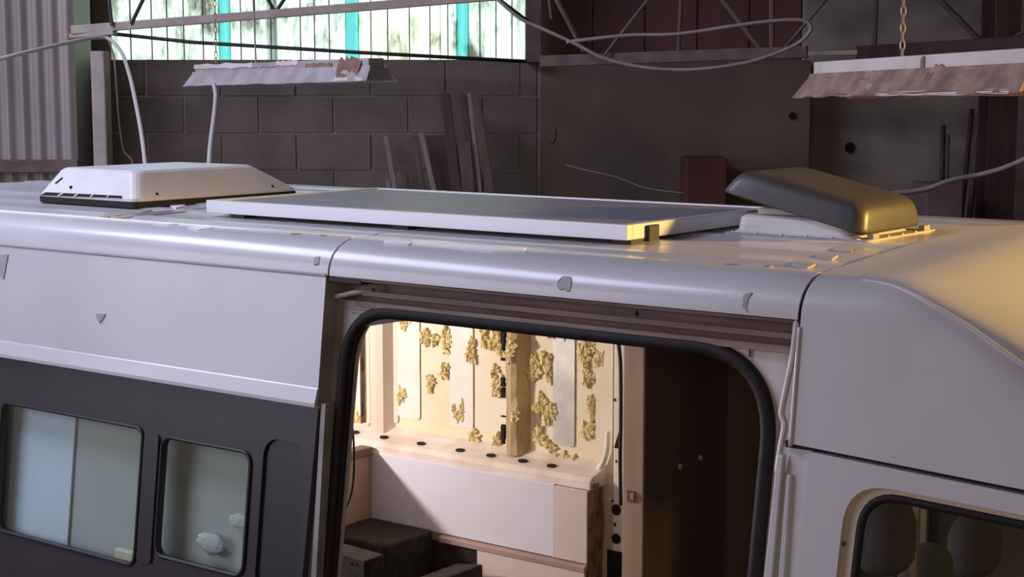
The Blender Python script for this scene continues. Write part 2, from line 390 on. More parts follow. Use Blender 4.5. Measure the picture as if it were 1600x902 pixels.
# strip window of corrugated translucent sheets
wz0 = ZT-.05; wz1 = 4.3; dwin = 9.05
ua, _ = rp(176, 50, dwin); ue, _ = rp(826, 50, dwin)
win = empty('window_1', W((ua+ue)/2, dwin, wz0)); struct(win, 'bright strip window of stained corrugated translucent sheets', 'window')
edges = [(176,343,'poly'),(343,360,'teal'),(360,424,'poly'),(424,437,'poly'),(437,540,'poly'),(540,560,'teal'),(560,688,'poly_warm'),(688,714,'poly'),(714,732,'teal'),(732,826,'poly')]
def corr_sheet(ua, ub_, d, z0, z1, pitch, amp):
    n = max(6, int((ub_-ua)/pitch*8)); rows = []
    for z in (z0, z1):
        rows.append([W(ua+(ub_-ua)*i/n, d+amp*math.sin(2*math.pi*(ua+(ub_-ua)*i/n)/pitch), z) for i in range(n+1)])
    return MB().grid(rows)
for a, b, mm in edges:
    A = rp(a, 50, dwin)[0]; B = rp(b, 50, dwin)[0]
    corr_sheet(A-.004, B+.004, dwin, wz0, wz1, .072, .012).build('translucent_sheet', mm, win, smooth=True)
    # lapped edge strip: dark fixing batten outside
for px in (205, 238, 262, 288, 318, 377, 399, 424, 470, 492, 515, 580, 606, 640, 672, 700, 750, 775, 800):
    U = rp(px, 50, dwin)[0]
    MB().box(U-.003, U+.003, dwin-.018, dwin-.012, wz0, wz1, lambda p: W(*p)).build('sheet_joint', 'steel_rust', win)
U = rp(427, 50, dwin)[0]
MB().box(U-.018, U+.018, dwin+.016, dwin+.03, wz0, wz1, lambda p: W(*p)).build('cover_strip', 'steel_dark', win)
# wall above / left of window so that only the sheets let daylight in
w = MB().box(UL, UR, 9.02, 9.1, wz1-.02, ZC, lambda p: W(*p)).build('wall_back_upper', 'ceil'); struct(w, 'dark upper hall wall above the strip window', 'wall')
w = MB().box(UL, ua-.005, 9.02, 9.1, 0, wz1, lambda p: W(*p)).build('wall_back_left', 'plaster_grey'); struct(w, 'dark hall wall behind the corrugated sheets at left', 'wall')
# column right of the window
p0 = rp(821, 50, 8.75)[0]; p1 = rp(846, 50, 8.75)[0]
w = MB().box(p0, p1, 8.7, 9.0, ZT-.02, ZC, lambda p: W(*p)).build('trim_2', 'steel_rust', bevel=.004); struct(w, 'rusty brown upright beside the right end of the strip window', 'trim')

# left corrugated metal wall with rail, bluish return sheet, concrete post
lw_ = empty('wall_corrugated', W(-2.9, 8.3, 0)); struct(lw_, 'grey vertical corrugated metal sheeting at the far left', 'wall')
uA = rp(-420, 200, 8.3)[0]; uB = rp(117, 200, 8.3)[0]
zr = rp(50, 260, 8.3)[1]
for i in range(3):
    a = uA+(uB-uA)*i/3; b = uA+(uB-uA)*(i+1)/3
    corr_sheet(a, b+.01, 8.3-.004*i, zr, ZC, .0762, .012).build('corrugated_sheet', 'zinc', lw_, smooth=True, solid=.002)
    corr_sheet(a, b+.01, 8.32-.004*i, .0, zr, .0762, .012).build('corrugated_sheet', 'zinc', lw_, smooth=True, solid=.002)
MB().box(uA, uB+.02, 8.255, 8.285, zr-.03, zr+.035, lambda p: W(*p)).build('rail', 'steel_rust', lw_, bevel=.004)
uC = rp(141, 200, 8.7)[0]
MB().hexa([W(uB,8.3,0),W(uC,8.75,0),W(uC,8.77,0),W(uB,8.32,0),W(uB,8.3,ZC),W(uC,8.75,ZC),W(uC,8.77,ZC),W(uB,8.32,ZC)]).build('return_sheet', 'zinc', lw_)
zt_ = rp(152, 80, 8.15)[1]
po = MB().box(rp(143,80,8.15)[0], rp(165,80,8.15)[0], 8.12, 8.24, 0, zt_, lambda p: W(*p)).build('concrete_post', 'concrete', bevel=.008)
tag(po, 'pale square concrete post standing against the block wall', 'post')

# right columns and pipes
cu0, cu1 = rp(1536,200,8.6)[0], rp(1580,200,8.6)[0]
c = empty('steel_column', W((cu0+cu1)/2, 8.6, 0)); tag(c, 'dark brown steel column at the far right behind the hanging lamp', 'column')
MB().box(cu0, cu1, 8.50, 8.52, 0, ZC, lambda p: W(*p)).build('flange', 'plank_red', c)
MB().box((cu0+cu1)/2-.008, (cu0+cu1)/2+.008, 8.52, 8.68, 0, ZC, lambda p: W(*p)).build('web', 'plank_red', c)
MB().box(cu0, cu1, 8.68, 8.70, 0, ZC, lambda p: W(*p)).build('flange', 'plank_red', c)
def pipe(name, pts, d, r, m, label, cat, group=None):
    o = MB().tube([rw(x, y, d+(0 if len(q) == 0 else q[0])) for x, y, *q in pts], r, 8).build(name, m, smooth=True)
    return tag(o, label, cat, group)
pipe('iron_bar', [(1474,195),(1471,345)], 8.8, .014, 'steel_dark', 'short dark iron bar leaning on the grey wall', 'bar')
pipe('iron_bar', [(1481,210),(1478,345)], 8.75, .012, 'plank_brown', 'thin brown iron bar right beside the short dark one', 'bar')
pipe('iron_bar', [(1519,170),(1500,360)], 8.8, .014, 'steel_dark', 'tall dark iron bar leaning beside the steel column', 'bar')
pipe('iron_bar', [(1529,200),(1513,360)], 8.75, .018, 'plank_brown', 'brown pipe leaning between tall bar and steel column', 'bar')
def rbox(name, px0, px1, py0, d0, d1, m, label, cat, z0=None):
    a, b = rp(px0, py0, d0)[0], rp(px1, py0, d0)[0]; z1 = rp(px0, py0, d0)[1]
    o = MB().box(a, b, d0, d1, 0 if z0 is None else z0, z1, lambda p: W(*p)).build(name, m, bevel=.008); return tag(o, label, cat)
rbox('red_cabinet', 1072, 1137, 247, 8.45, 8.75, 'redbox', 'faded red metal cabinet standing against the brown plaster wall', 'cabinet')
rbox('pink_crate', 1448, 1506, 288, 8.3, 8.6, 'pinkbox', 'dusty pink upright crate under the drooping grey hose', 'crate')

# planks leaning on the block wall
def plank(pxb, pyb, pxt, pyt, wpx, m, label, d0=8.35, d1=8.75, th=.02):
    A = rw(pxt, pyt, d1); slope = (pxb-pxt)/(pyb-pyt)       # top end, then run down to the floor with the same lean
    u, z = rp(pxt, pyt, d1); B = W(u+slope*z*.93, d0, 0)
    wv = RT*(wpx/F_PX*8.6/2); n = FH*(th/2)
    o = MB().hexa([B-wv-n, B+wv-n, B+wv+n, B-wv+n, A-wv-n, A+wv-n, A+wv+n, A-wv+n]).build('leaning_plank', m, bevel=.003)
    return tag(o, label, 'plank', 'planks leaning on the block wall')
plank(700, 298, 682, 212, 34, 'plank_red', 'wide low dark red board behind the middle pair of planks', 8.300, 8.770, .016)
plank(618, 292, 603, 212, 8, 'plank_grey', 'short grey plank, leftmost of those leaning on block wall', 8.268, 8.738, .016)
plank(612, 360, 606, 280, 7, 'plank_grey', 'stub of grey board just left of the leftmost plank', 8.236, 8.706, .016)
plank(662, 295, 647, 212, 8, 'plank_brown', 'narrow brown plank, left one of the middle pair', 8.204, 8.674, .016)
plank(680, 295, 658, 207, 8, 'plank_grey', 'narrow light plank, right one of the middle pair', 8.172, 8.642, .016)
plank(716, 298, 695, 146, 15, 'plank_red', 'tall dark red plank, left edge of the tall bundle', 8.140, 8.610, .016)
plank(730, 298, 713, 144, 12, 'plank_brown', 'tall brown plank, second in the tall bundle', 8.108, 8.578, .016)
plank(742, 298, 723, 146, 11, 'plank_red', 'tall dark maroon plank, third in the tall bundle', 8.076, 8.546, .016)
plank(752, 298, 733, 145, 6, 'plank_grey', 'slim pale plank standing in the tall bundle of boards', 8.044, 8.514, .016)
plank(768, 300, 742, 146, 14, 'plank_brown', 'tall brown plank, right edge of the tall bundle', 8.012, 8.482, .016)
plank(738, 299, 731, 222, 9, 'plank_brown', 'shorter brown offcut in front of the tall bundle', 7.980, 8.450, .016)

# ------------------------------------------------------------------ roof trusses and rods
def up_to(a, b, y):                                      # carry a diagonal on to the height of pixel row y
    if abs(a[1]-b[1]) < 1 or (a[1] > 0 and b[1] > 0 and min(a[1], b[1]) > 25): return a, b
    lo, hi = (a, b) if a[1] > b[1] else (b, a); t = (y-lo[1])/(hi[1]-lo[1]); return lo, (lo[0]+(hi[0]-lo[0])*t, y)
tr = empty('roof_truss', rw(450, 30, 8.2)); tag(tr, 'pale dusty steel truss crossing in front of the strip window', 'truss')
MB().beam(rw(112, 47, 8.25), rw(1500, -64, 7.8), .035, .042).build('chord', 'steel_pale', tr, bevel=.004)
MB().beam(rw(60, -150, 8.25), rw(1500, -150, 8.1), .035, .042).build('upper_chord', 'steel_pale', tr, bevel=.004)
MB().beam(rw(112, 56, 8.27), rw(180, 51, 8.22), .05, .02).build('gusset', 'steel_pale', tr)
for a, b in (((430,20),(398,-40)),((430,20),(470,-40)),((205,38),(228,-10)),((720,0),(745,-60)),((175,40),(165,-40))):
    a, b = up_to(a, b, -150); MB().tube([rw(*a, 8.2), rw(*b, 8.2)], .010, 6).build('diagonal', 'steel_dark', tr)
br = MB().tube([rw(150,50,8.6), rw(300,66,8.6), rw(560,82,8.6), rw(822,96,8.6)], .011, 6).build('tie_rod', 'steel_dark', smooth=True)
tag(br, 'long dark tie rod running along the foot of the strip window', 'rod')
br = MB().tube([rw(765,-12,8.5), rw(826,34,8.6)], .009, 6).build('tie_rod', 'steel_dark', smooth=True)
tag(br, 'short dark rod slanting down at the upper right of strip window', 'rod')

t2 = empty('rusty_truss', rw(1050, 85, 7.8)); tag(t2, 'brown lattice truss with thin diagonals in front of maroon cladding', 'truss')
MB().beam(rw(845, 96, 8.1), rw(1262, 81, 7.7), .04, .055).build('chord', 'steel_rust', t2, bevel=.004)
MB().beam(rw(845, -150, 8.0), rw(1500, -150, 7.9), .04, .05).build('upper_chord', 'steel_rust', t2, bevel=.004)
MB().beam(rw(1262, 84, 7.7), rw(1340, 82, 7.65), .03, .022).build('chord_end', 'steel_pale', t2, bevel=.003)
for a, b, r in (((868,-4),(912,80),.013),((1012,0),(945,86),.009),((1064,-2),(1060,84),.009),((1124,-8),(1193,82),.017),((1290,0),(1222,80),.009),((858,0),(862,30),.008),((1206,-4),(1206,80),.012)):
    a, b = up_to(a, b, -150); MB().tube([rw(*a, 7.95), rw(*b, 7.95)], r, 6).build('diagonal', 'steel_rust', t2)
t3 = empty('reddish_truss', rw(1450, 75, 8.0)); tag(t3, 'dark reddish truss chord behind the right hanging lamp', 'truss')
MB().beam(rw(1338, 84, 8.3), rw(2300, 27, 7.4), .05, .075).build('chord', 'plank_red', t3, bevel=.005)
for a, b, r in (((1465,-4),(1530,62),.016),((1368,0),(1366,70),.014),((1640,30),(1560,70),.012)):
    a, b = up_to(a, b, -150); MB().tube([rw(*a, 8.15), rw(*b, 8.15)], r, 6).build('diagonal', 'steel_rust', t3)
MB().beam(rw(1500, -150, 8.15), rw(2300, -150, 7.6), .05, .06).build('upper_chord', 'plank_red', t3)
MB().beam(rw(1564,-150,8.15), rw(1564,72,8.15), .05, .05, up=FH).build('upright', 'plank_red', t3)

# ------------------------------------------------------------------ cables and hoses in the hall
def cable(name, pts, d, r, m, label, n=8):
    P = []
    for q in pts: P.append(rw(q[0], q[1], q[2] if len(q) > 2 else d))
    o = MB().tube(spline(P, n), r, 8).build(name, m, smooth=True); return tag(o, label, 'cable')
cable('hanging_hose', [(770,-8),(812,28),(850,46),(898,68),(946,92),(1010,106),(1080,109),(1150,101),(1200,88),(1246,68),(1266,48),(1262,35),(1244,31),(1205,33),(1150,40),(1060,53),(985,55),(925,61),(885,66)], 7.6, .0085, 'hose', 'pale grey hose hanging in a wide loop below the lattice truss')
cable('white_cable', [(-420,190,6.0),(-200,145,6.8),(-30,100,7.2),(40,82,7.4),(100,68,7.7),(140,60,8.0),(160,59,8.1),(172,62,8.1),(190,82,8.0),(203,120,7.6),(214,170,7.2),(222,215,6.9),(228,265,6.7)], 8, .009, 'cable_white', 'white cable draped from the left and dropping behind the roof vent')
cable('thin_white_cable', [(168,60,8.2),(178,90,8.3),(182,140,8.3),(186,190,8.3),(193,235,8.3),(206,252,8.3),(214,300,8.3)], 8, .0045, 'cable_white', 'thin faint cable hanging just left of the white cable')
cable('lamp_cord', [(334,132,7.6),(337,150,7.5),(334,185,7.2),(329,225,6.9),(326,268,6.6)], 8, .010, 'cable_white', 'white cord dropping from the left hanging lamp to the roof vent')
cable('grey_hose', [(1360,305,7.6),(1400,302,7.6),(1445,296,7.6),(1486,282,7.6),(1535,272,7.6),(1575,260,7.4),(1640,232,7.2),(1900,120,6.8)], 7.6, .012, 'hose', 'grey hose drooping in front of the right wall beside the roof fan')
cable('cobweb_wire', [(885,258,8.38),(915,266,8.38),(960,276,8.38),(1010,294,8.38),(1070,302,8.38)], 8.6, .003, 'hose', 'faint thin wire hanging across the brown plaster wall')

# ------------------------------------------------------------------ hanging fluorescent lamps
def lamp(A, B, h, label, mats, flakes, seed):
    rnd = random.Random(seed)
    A, B = Vector(A), Vector(B)                       # ends of the channel's underside centre line
    ax = (B-A).normalized(); L = (B-A).length; sd = Vector((0,0,1)).cross(ax).normalized()
    if sd.dot(CAM-A) < 0: sd = -sd                    # sd points at the camera's side
    t = empty('hanging_lamp', A.lerp(B, .5)-Vector((0,0,h*.6))); tag(t, label, 'lamp', 'hanging fluorescent lamps')
    P = lambda s, o, z: A+ax*s+sd*o+Vector((0,0,z))
    MB().hexa([P(.015,.045,0),P(.015,-.045,0),P(.015,-.045,h*.45),P(.015,.045,h*.45),P(L-.015,.045,0),P(L-.015,-.045,0),P(L-.015,-.045,h*.45),P(L-.015,.045,h*.45)]).build('channel', mats[0], t, bevel=.004)
    for s in (1, -1):
        rows = []
        for o, z in ((.047,.012),(.05,0),(.09,-h*.55),(.094,-h*.56)):
            rows.append([P(-.0-.02*(o>.06)+(L+.04*(o>.06))*i/24, s*o, z+(rnd.uniform(-.003,.003) if o > .08 else 0)) for i in range(25)])
        MB().grid(rows).build('reflector', mats[1], t, solid=.003)
    for e in (0, L):
        MB().hexa([P(e-.004,.05,.002),P(e-.004,-.05,.002),P(e-.004,-.088,-h*.52),P(e-.004,.088,-h*.52),P(e+.004,.05,.002),P(e+.004,-.05,.002),P(e+.004,-.088,-h*.52),P(e+.004,.088,-h*.52)]).build('end_plate', mats[1], t)
    MB().tube([P(.04,0,-.03), P(L-.04,0,-.03)], .013, 10).build('tube', 'enamel', t, smooth=True)
    for (s0, s1, z0, z1, mm) in flakes:               # peeled / rusted patches standing on the reflector and channel
        k = 9; up = []; dn = []
        for i in range(k+1):
            s = s0+(s1-s0)*i/k; up.append((s, z1+rnd.uniform(-.25,.25)*(z1-z0))); dn.append((s, z0+rnd.uniform(-.25,.25)*(z1-z0)))
        poly = dn+up[::-1]
        def T(a, b, y):
            o = .0465 if b > .004 else .0515+(-b)/(h*.55)*.04
            return P(a*L, o+.0025+y, b)
        MB().plate(poly, [], T, -.004).build('paint_flake', mm, t)
    return t, P, L
A = rw(314, 117, 7.9); B = rw(592, 107, 7.05)
t, P, L = lamp(A, B, .098, 'old grey fluorescent lamp hanging before the left block wall, right end rusty', ('enamel_dirty','enamel_dirty'),
   [(.01,.36,.026,.046,'enamel'),(.36,.50,.024,.04,'enamel_dirty'),(.50,.62,.028,.047,'enamel'),(.66,.80,.01,.03,'peeled'),(.84,.955,-.018,.042,'rust'),(.85,.91,-.034,-.02,'rust'),(.80,.99,-.05,-.036,'enamel'),(.02,.30,-.03,-.006,'enamel_dirty')], 3)
def chain(parent, a, b, n, r=.004, m='hose'):
    a, b = Vector(a), Vector(b); d = (b-a)/n
    for i in range(n):
        c = a+d*(i+.5); l = d.length*.62; w_ = .0065; ax = d.normalized(); s = RT if i % 2 else FH
        pts = [c+ax*(l*math.cos(q))+s*(w_*math.sin(q)) for q in [2*math.pi*j/10 for j in range(10)]]
        MB().tube(pts, .0022, 5, closed=True).build('chain_link', m, parent)
chain(t, P(.12,0,.045), P(.12,0,.045)+Vector((0,0,.42)), 14)
MB().tube([P(.42,0,.045), P(.40,0,.5)], .004, 6).build('hanger_wire', 'hose', t)
A = rw(1288, 122, 5.0); B = rw(1640, 106, 3.9)
t, P, L = lamp(A, B, .105, 'fluorescent lamp with peeling brown reflector hanging at the upper right', ('enamel','peeled'),
   [(.0,.98,-.053,-.050,'rust'),(.42,.98,-.060,-.050,'enamel'),(.28,.36,-.057,-.049,'enamel'),(.16,.19,-.057,-.049,'enamel'),(.33,.40,-.04,-.026,'enamel_dirty'),(.62,.66,.004,.02,'peeled'),(.56,.575,.012,.04,'peeled'),(.30,.34,-.03,-.008,'rust'),(.60,.63,-.02,.0,'rust')], 5)
ch = P(.55*L,0,.045)
chain(t, P(.40*L,0,.045), P(.40*L,0,.045)+Vector((0,0,.42)), 18)

# ================================================================== THE VAN
VX0, VX1 = -4.25, 0.0
van = empty('camper_van', (-1.6, .95, 0)); tag(van, 'white high-roof camper van with open side doorway, filling the foreground', 'van')

# roof skin: near-side profile mirrored, longitudinal swages
NEAR = [(.012,2.345),(.013,2.360),(.019,2.380),(.033,2.402),(.055,2.420),(.082,2.433),(.107,2.4395),(.118,2.4405),(.132,2.4385),(.20,2.440),(.212,2.4445),(.27,2.445),(.282,2.4405),(.42,2.443),(.435,2.447),(.50,2.448),(.515,2.444),(.66,2.446),(.675,2.450),(.75,2.450),(.765,2.447),(.95,2.450)]
PROF = NEAR + [(1.9-y, z) for y, z in NEAR[-2::-1]]
def roof_part(name, xs):
    return MB().grid([[Vector((x, y, z)) for y, z in PROF] for x in xs]).build(name, 'paint', van, smooth=True, solid=.006)
XS = -1.405
roof_part('roof_skin', [VX0+.0, VX0+.02, -3.4, -2.5, XS-.0035])
rb = roof_part('roof_skin', [XS+.0035, -1.0, -.5, VX1-.004])
# seam sealant under the joint and transverse roof strips
MB().grid([[Vector((x, y+.004*(1 if y < .95 else -1), z-.004)) for y, z in PROF] for x in (XS-.02, XS+.02)]).build('roof_joint', 'rubber', van, smooth=True)
MB().grid([[Vector((x, y+.004*(1 if y < .95 else -1), z-.004)) for y, z in PROF] for x in (VX1-.02, VX1+.02)]).build('roof_joint', 'rubber', van, smooth=True)
for xx in (-2.44, -2.50):
    MB().box(xx-.006, xx+.006, .13, 1.77, 2.440, 2.4475).build('roof_strip', 'paint', van, bevel=.002)
MB().tube([(x, .112, 2.441) for x in (VX0+.02, -3, -2, XS-.004)], .0045, 6).build('ridge_highlight', 'seal_highlight_white', van, smooth=True)  # white bead paints the bright highlight along the roof ridge

# rear upper side panel with moulding
zg = 2.3435
pr = [(.0, 2.3435), (.0, 2.06), (.0, 2.041), (-.003, 2.038), (-.010, 2.000), (-.009, 1.990), (.012, 1.984)]
rows = [[Vector((x, ys(z)+o, z)) for o, z in pr] for x in (VX0, -3, -2, -1.414)]
MB().grid(rows).build('side_panel', 'paint', van, smooth=False, solid=.012)
MB().grid([[Vector((x, ys(z)+o, z)) for o, z in ((.0015,2.352),(-.0035,2.3475),(-.0035,2.343),(.0015,2.339))] for x in (VX0, -1.414)]).build('gutter_seam', 'chip', van)

# black window band with two sliding panes
bx0, bx1 = -4.2, side(496, 660, .02).x
q = lambda x, y, o=.02: side(x, y, o)
w1 = dict(x0=q(4,640).x, x1=q(223,700).x, z0=.5*(q(30,840).z+q(200,878).z), z1=q(120,650).z)
w2 = dict(x0=q(250,760).x, x1=q(390,760).x, z0=q(300,882).z, z1=q(320,694).z)
outer = [(bx0,1.15),(bx1-.028,1.15),(bx1,2.0),(bx0,2.0)]
h1 = rrect(w1['x0'], w1['x1'], w1['z0'], w1['z1'], .03); h2 = rrect(w2['x0'], w2['x1'], w2['z0'], w2['z1'], .035)
w3 = (w2['x1']+.045, bx1-.04, w2['z0']-.03, w2['z1']+.05)
band = MB().plate(outer, [h1, h2, rrect(*w3, .05)], sideT(.02), .02).build('window_band', 'band', van)
T = sideT(.03)
for hh, g in ((rrect(w1['x0']-.004, w1['x1']+.004, w1['z0']-.004, w1['z1']+.004, .03),'glass'),(rrect(w2['x0']-.004, w2['x1']+.004, w2['z0']-.004, w2['z1']+.004, .035),'glass'),(rrect(w3[0]-.004,w3[1]+.004,w3[2]-.004,w3[3]+.004,.05),'black')):
    MB().plate(hh, [], T, .004).build('window_pane', g, band)
for hh in (h1, h2):
    MB().tube([Vector((a, ys(b)+.017, b)) for a, b in hh], .0055, 6, closed=True).build('window_gasket', 'black', band, smooth=True)
# sliding pane frame, raised surround between the panes
MB().plate(rrect(w1['x1']+.012, w2['x0']-.012, w1['z0']+.02, w1['z1']-.01, .012), [], sideT(.012), .01).build('pane_frame', 'band', band, bevel=.003)
MB().plate([(bx0,1.10),(bx1-.03,1.10),(bx1-.028,1.16),(bx0,1.16)], [], sideT(.0), .02).build('lower_trim', 'paint', van)
MB().plate([(bx0,.35),(bx1-.03,.35),(bx1-.03,1.11),(bx0,1.11)], [], sideT(.0), .012).build('lower_panel', 'paint', van)
# narrow pillar trim between the band and the doorway
a0, a1 = side(495,660,0), side(479,900,0)
MB().plate([(a1.x-.03,.4),(a1.x+.035,.4),(a1.x+.03,1.5),(a0.x+.022,2.0),(a0.x+.006,2.0),(a1.x+.012,1.5)], [], sideT(.006), .05).build('pillar_trim', 'jamb', van)

# recessed doorway frame
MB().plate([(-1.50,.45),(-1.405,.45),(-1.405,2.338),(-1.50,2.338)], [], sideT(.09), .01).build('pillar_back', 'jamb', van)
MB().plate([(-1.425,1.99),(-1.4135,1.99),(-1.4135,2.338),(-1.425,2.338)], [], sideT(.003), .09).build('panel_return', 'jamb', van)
OFF = .058
fo = [(-1.46,.45),(-.0,.45),(.0,2.26),(.0,2.275),(-1.43,2.275),(-1.44,2.2)]
l_lo = side(519, 902, OFF); l_hi = side(540, 560, OFF); tpl = side(610, 487, OFF); tpm = side(820, 512, OFF); tpr = side(1090, 541, OFF); r_hi = side(1206, 640, OFF); r_lo = side(1186, 902, OFF)
xl = l_hi.x+.012; xb = l_lo.x+.006; zt = (tpl.z+tpm.z+tpr.z)/3; xr = r_hi.x; xrb = r_lo.x
hole = rpoly([(xb-.035,.62),(xrb-.03,.62),(xr+.004,zt),(xl-.005,zt)], [.08,.08,.21,.16], 10)
dfr = MB().plate(fo, [hole], sideT(OFF), .05).build('door_frame', 'jamb_light', van)
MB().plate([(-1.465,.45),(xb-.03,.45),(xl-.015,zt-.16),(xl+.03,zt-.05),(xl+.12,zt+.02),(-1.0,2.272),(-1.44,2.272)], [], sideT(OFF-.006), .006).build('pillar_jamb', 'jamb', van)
MB().tube([Vector((a, ys(b)+OFF-.006, b)) for a, b in hole], .0175, 10, closed=True).build('door_seal', 'rubber', van, smooth=True)
MB().tube([Vector((a+.004, ys(b)+OFF+.014, b)) for a, b in hole], .012, 8, closed=True).build('door_seal_lip', 'black', van, smooth=True)
# rail box above the doorway
MB().box(-1.42, -.004, .075, .095, 2.255, 2.34).build('rail_back', 'rail', van)
MB().prism([(.018,2.336),(.095,2.336),(.095,2.342),(.018,2.342)], -1.42, -.004, lambda a, b, y: Vector((y, a, b))).build('rail_roof', 'rail', van)
MB().prism([(.030,2.296),(.080,2.296),(.080,2.303),(.036,2.303),(.036,2.310),(.030,2.310)], -1.30, -.01, lambda a, b, y: Vector((y, a, b))).build('door_rail', 'rail', van, bevel=.002)
MB().prism([(.044,2.262),(.08,2.262),(.08,2.270),(.050,2.272),(.046,2.280),(.042,2.278)], -1.34, -.01, lambda a, b, y: Vector((y, a, b))).build('rail_lip', 'rail_light', van, bevel=.001)
MB().prism([(.060,2.240),(.075,2.258),(.055,2.258),(.046,2.246)], -1.36, -.2, lambda a, b, y: Vector((y, a, b))).build('drip_lip', 'rail_light', van)
MB().box(-1.42, -1.29, .016, .075, 2.326, 2.341).build('rail_end_bracket', 'steel_dark', van, bevel=.004)
MB().tube([(-1.40,.035,2.285),(-1.33,.03,2.302),(-1.27,.04,2.312)], .008, 6).build('rail_spring', 'jamb', van, smooth=True)
MB().prism([(.004*math.cos(i*.785), .007*math.sin(i*.785)) for i in range(8)], 0, .01, lambda a, b, y: Vector((aty(995,490,.074).x+a, .0735+y, aty(995,490,.074).z+b))).build('bolt_hole', 'near_black', van)
for px in (1048, 1172):
    p = side(px, 527, .05); MB().box(p.x-.0015, p.x+.0015, p.y-.004, p.y+.002, 2.243, 2.262).build('panel_joint', 'rail', van)

# ------------------------------------------------------------------ cab shell
ZCR = [(0,2.415),(.06,2.435),(.1,2.440),(.16,2.438),(.225,2.425),(.3,2.393),(.36,2.362),(.42,2.332),(.5,2.288),(.6,2.228),(.7,2.16),(.85,2.03),(1.0,1.88),(1.2,1.65)]
YCR = [(0,.048),(.06,.075),(.1,.085),(.16,.075),(.225,.058),(.333,.044),(.49,.04),(.6,.045),(.7,.055),(.85,.075),(1.0,.1),(1.2,.14)]
ZTP = [(0,2.474),(.08,2.482),(.16,2.484),(.24,2.480),(.32,2.468),(.4,2.450),(.5,2.42),(.6,2.378),(.7,2.325),(.85,2.22),(1.0,2.10),(1.2,1.92)]
def sm(tab, x): return sum(lerp_tab(tab, max(0, x+d)) for d in (-.05,-.025,0,.025,.05))/5
def zlow(x): return 2.076-.047*x
def cab_section(x, low=None):
    zc, yc, zt2 = sm(ZCR, x), sm(YCR, x), sm(ZTP, x)
    zl = min(zlow(x), zc-.07) if low is None else low
    pts = []
    b = min(1, max(0, (x-.02)/.16))                      # 0: matches the roof profile, 1: pure cab section
    n1 = 12
    for i in range(n1):
        z = zl+(zc-zl)*(i/n1)**.75
        pts.append((ys(min(z, 2.345))+max(0, yc-ys(min(zc,2.345)))*math.exp(-(zc-z)/.028), z))
    n2 = 20
    for i in range(n2+1):
        t = (i/n2)**1.5; y = yc+(.95-yc)*t
        e = 1-((.95-y)/(.95-yc))
        crown = zc+(zt2-zc)*(1-(1-e)**2.4)**.62
        pts.append((y, crown))
    return pts + [(1.9-y, z) for y, z in pts[-2::-1]]
def resample(pts, n):
    P2 = [Vector(p).to_2d() for p in pts]; L2 = [0]
    for p, r in zip(P2, P2[1:]): L2.append(L2[-1]+(r-p).length)
    out = []; j = 0
    for i in range(n+1):
        t = (i/n); t = t*L2[-1]
        while j < len(L2)-2 and L2[j+1] < t: j += 1
        f = (t-L2[j])/max(1e-9, L2[j+1]-L2[j]); out.append(tuple(P2[j].lerp(P2[j+1], min(1, f))))
    return out
def cab_blend(x):
    sec = cab_section(x); half = sec[:len(sec)//2+1]
    zl = half[0][1]
    roof = [(ys(zl+(2.345-zl)*i/6), zl+(2.345-zl)*i/6) for i in range(6)] + NEAR[:8] + [(y, z+.024*min(1,max(0,(y-.12)/.6))) for y, z in [(.25,2.4435),(.5,2.447),(.75,2.449),(.95,2.450)]]
    N = 90
    A_, B_ = resample(roof, N), resample(half, N)
    b = max(0, min(1, x/.30)); b = b*b*(3-2*b)
    h = [(p[0]*(1-b)+q_[0]*b, p[1]*(1-b)+q_[1]*b) for p, q_ in zip(A_, B_)]
    return h + [(1.9-y, z) for y, z in h[-2::-1]]
xs = [.004]+[.03*i for i in range(1, 22)]+[.645]
MB().grid([[Vector((x, y, z)) for y, z in cab_blend(x)] for x in xs]).build('cab_shell', 'paint', van, smooth=True, solid=.006)
xg = [.655,.72,.8,.9,1.0,1.1,1.2]
MB().grid([[Vector((x, y, z)) for y, z in cab_section(x)] for x in xg]).build('windscreen', 'glass_tint', van, smooth=True, solid=.004)
cr = []
for x in [.10+.03*i for i in range(19)]:
    h = cab_blend(x); h = h[:len(h)//2]; yc, zc = sm(YCR, x), sm(ZCR, x)
    k = min(range(len(h)), key=lambda i: (h[i][0]-yc)**2+(h[i][1]-zc)**2); cr.append(Vector((x, yc*.4+h[k][0]*.6, zc*.4+h[k][1]*.6)))
cr = [ (cr[max(i-1,0)]+cr[i]+cr[min(i+1,len(cr)-1)])/3 for i in range(len(cr))]
MB().tube(cr, lambda t: .001+.0045*min(1, t*3), 8).build('swept_crease', 'paint', van, smooth=True)
# bright front-edge return of the cab panel along the doorway
e = [Vector((.003, ys(z)-.0005, z)) for z in [2.07+.02*i for i in range(14)]]
MB().tube(e, .005, 6).build('cab_panel_edge', 'paint', van, smooth=True)
# pillar below: two bright pressed steps, then the cab door
def strip(px0a, px0b, px1a, px1b, yt, yb, off, m, name, th=.02):
    A0, A1 = side(px0a, yt, off), side(px0b, yb, off); B0, B1 = side(px1a, yt, off), side(px1b, yb, off)
    k = 1.6
    return MB().plate([(A1.x-(A0.x-A1.x)*k, A1.z-(A0.z-A1.z)*k), (B1.x-(B0.x-B1.x)*k, B1.z-(B0.z-B1.z)*k), (B0.x, B0.z), (A0.x, A0.z)], [], sideT(off), th).build(name, m, van, bevel=.004, seg=3)
pl = MB().plate([(-.055,.4),(.045,.4),(.052,2.068),(.0,2.074),(-.012,2.0)], [], sideT(.012), .04).build('cab_pillar', 'paint', van)
strip(1213, 1193, 1224, 1207, 712, 902, -.004, 'paint', 'pillar_step')
strip(1228, 1215, 1236, 1226, 742, 902, .002, 'paint', 'pillar_step')
pts = [side(x, y, .0) for x, y in ((1243,500),(1236,560),(1226,610),(1219,648),(1224,665),(1218,700),(1212,740))]
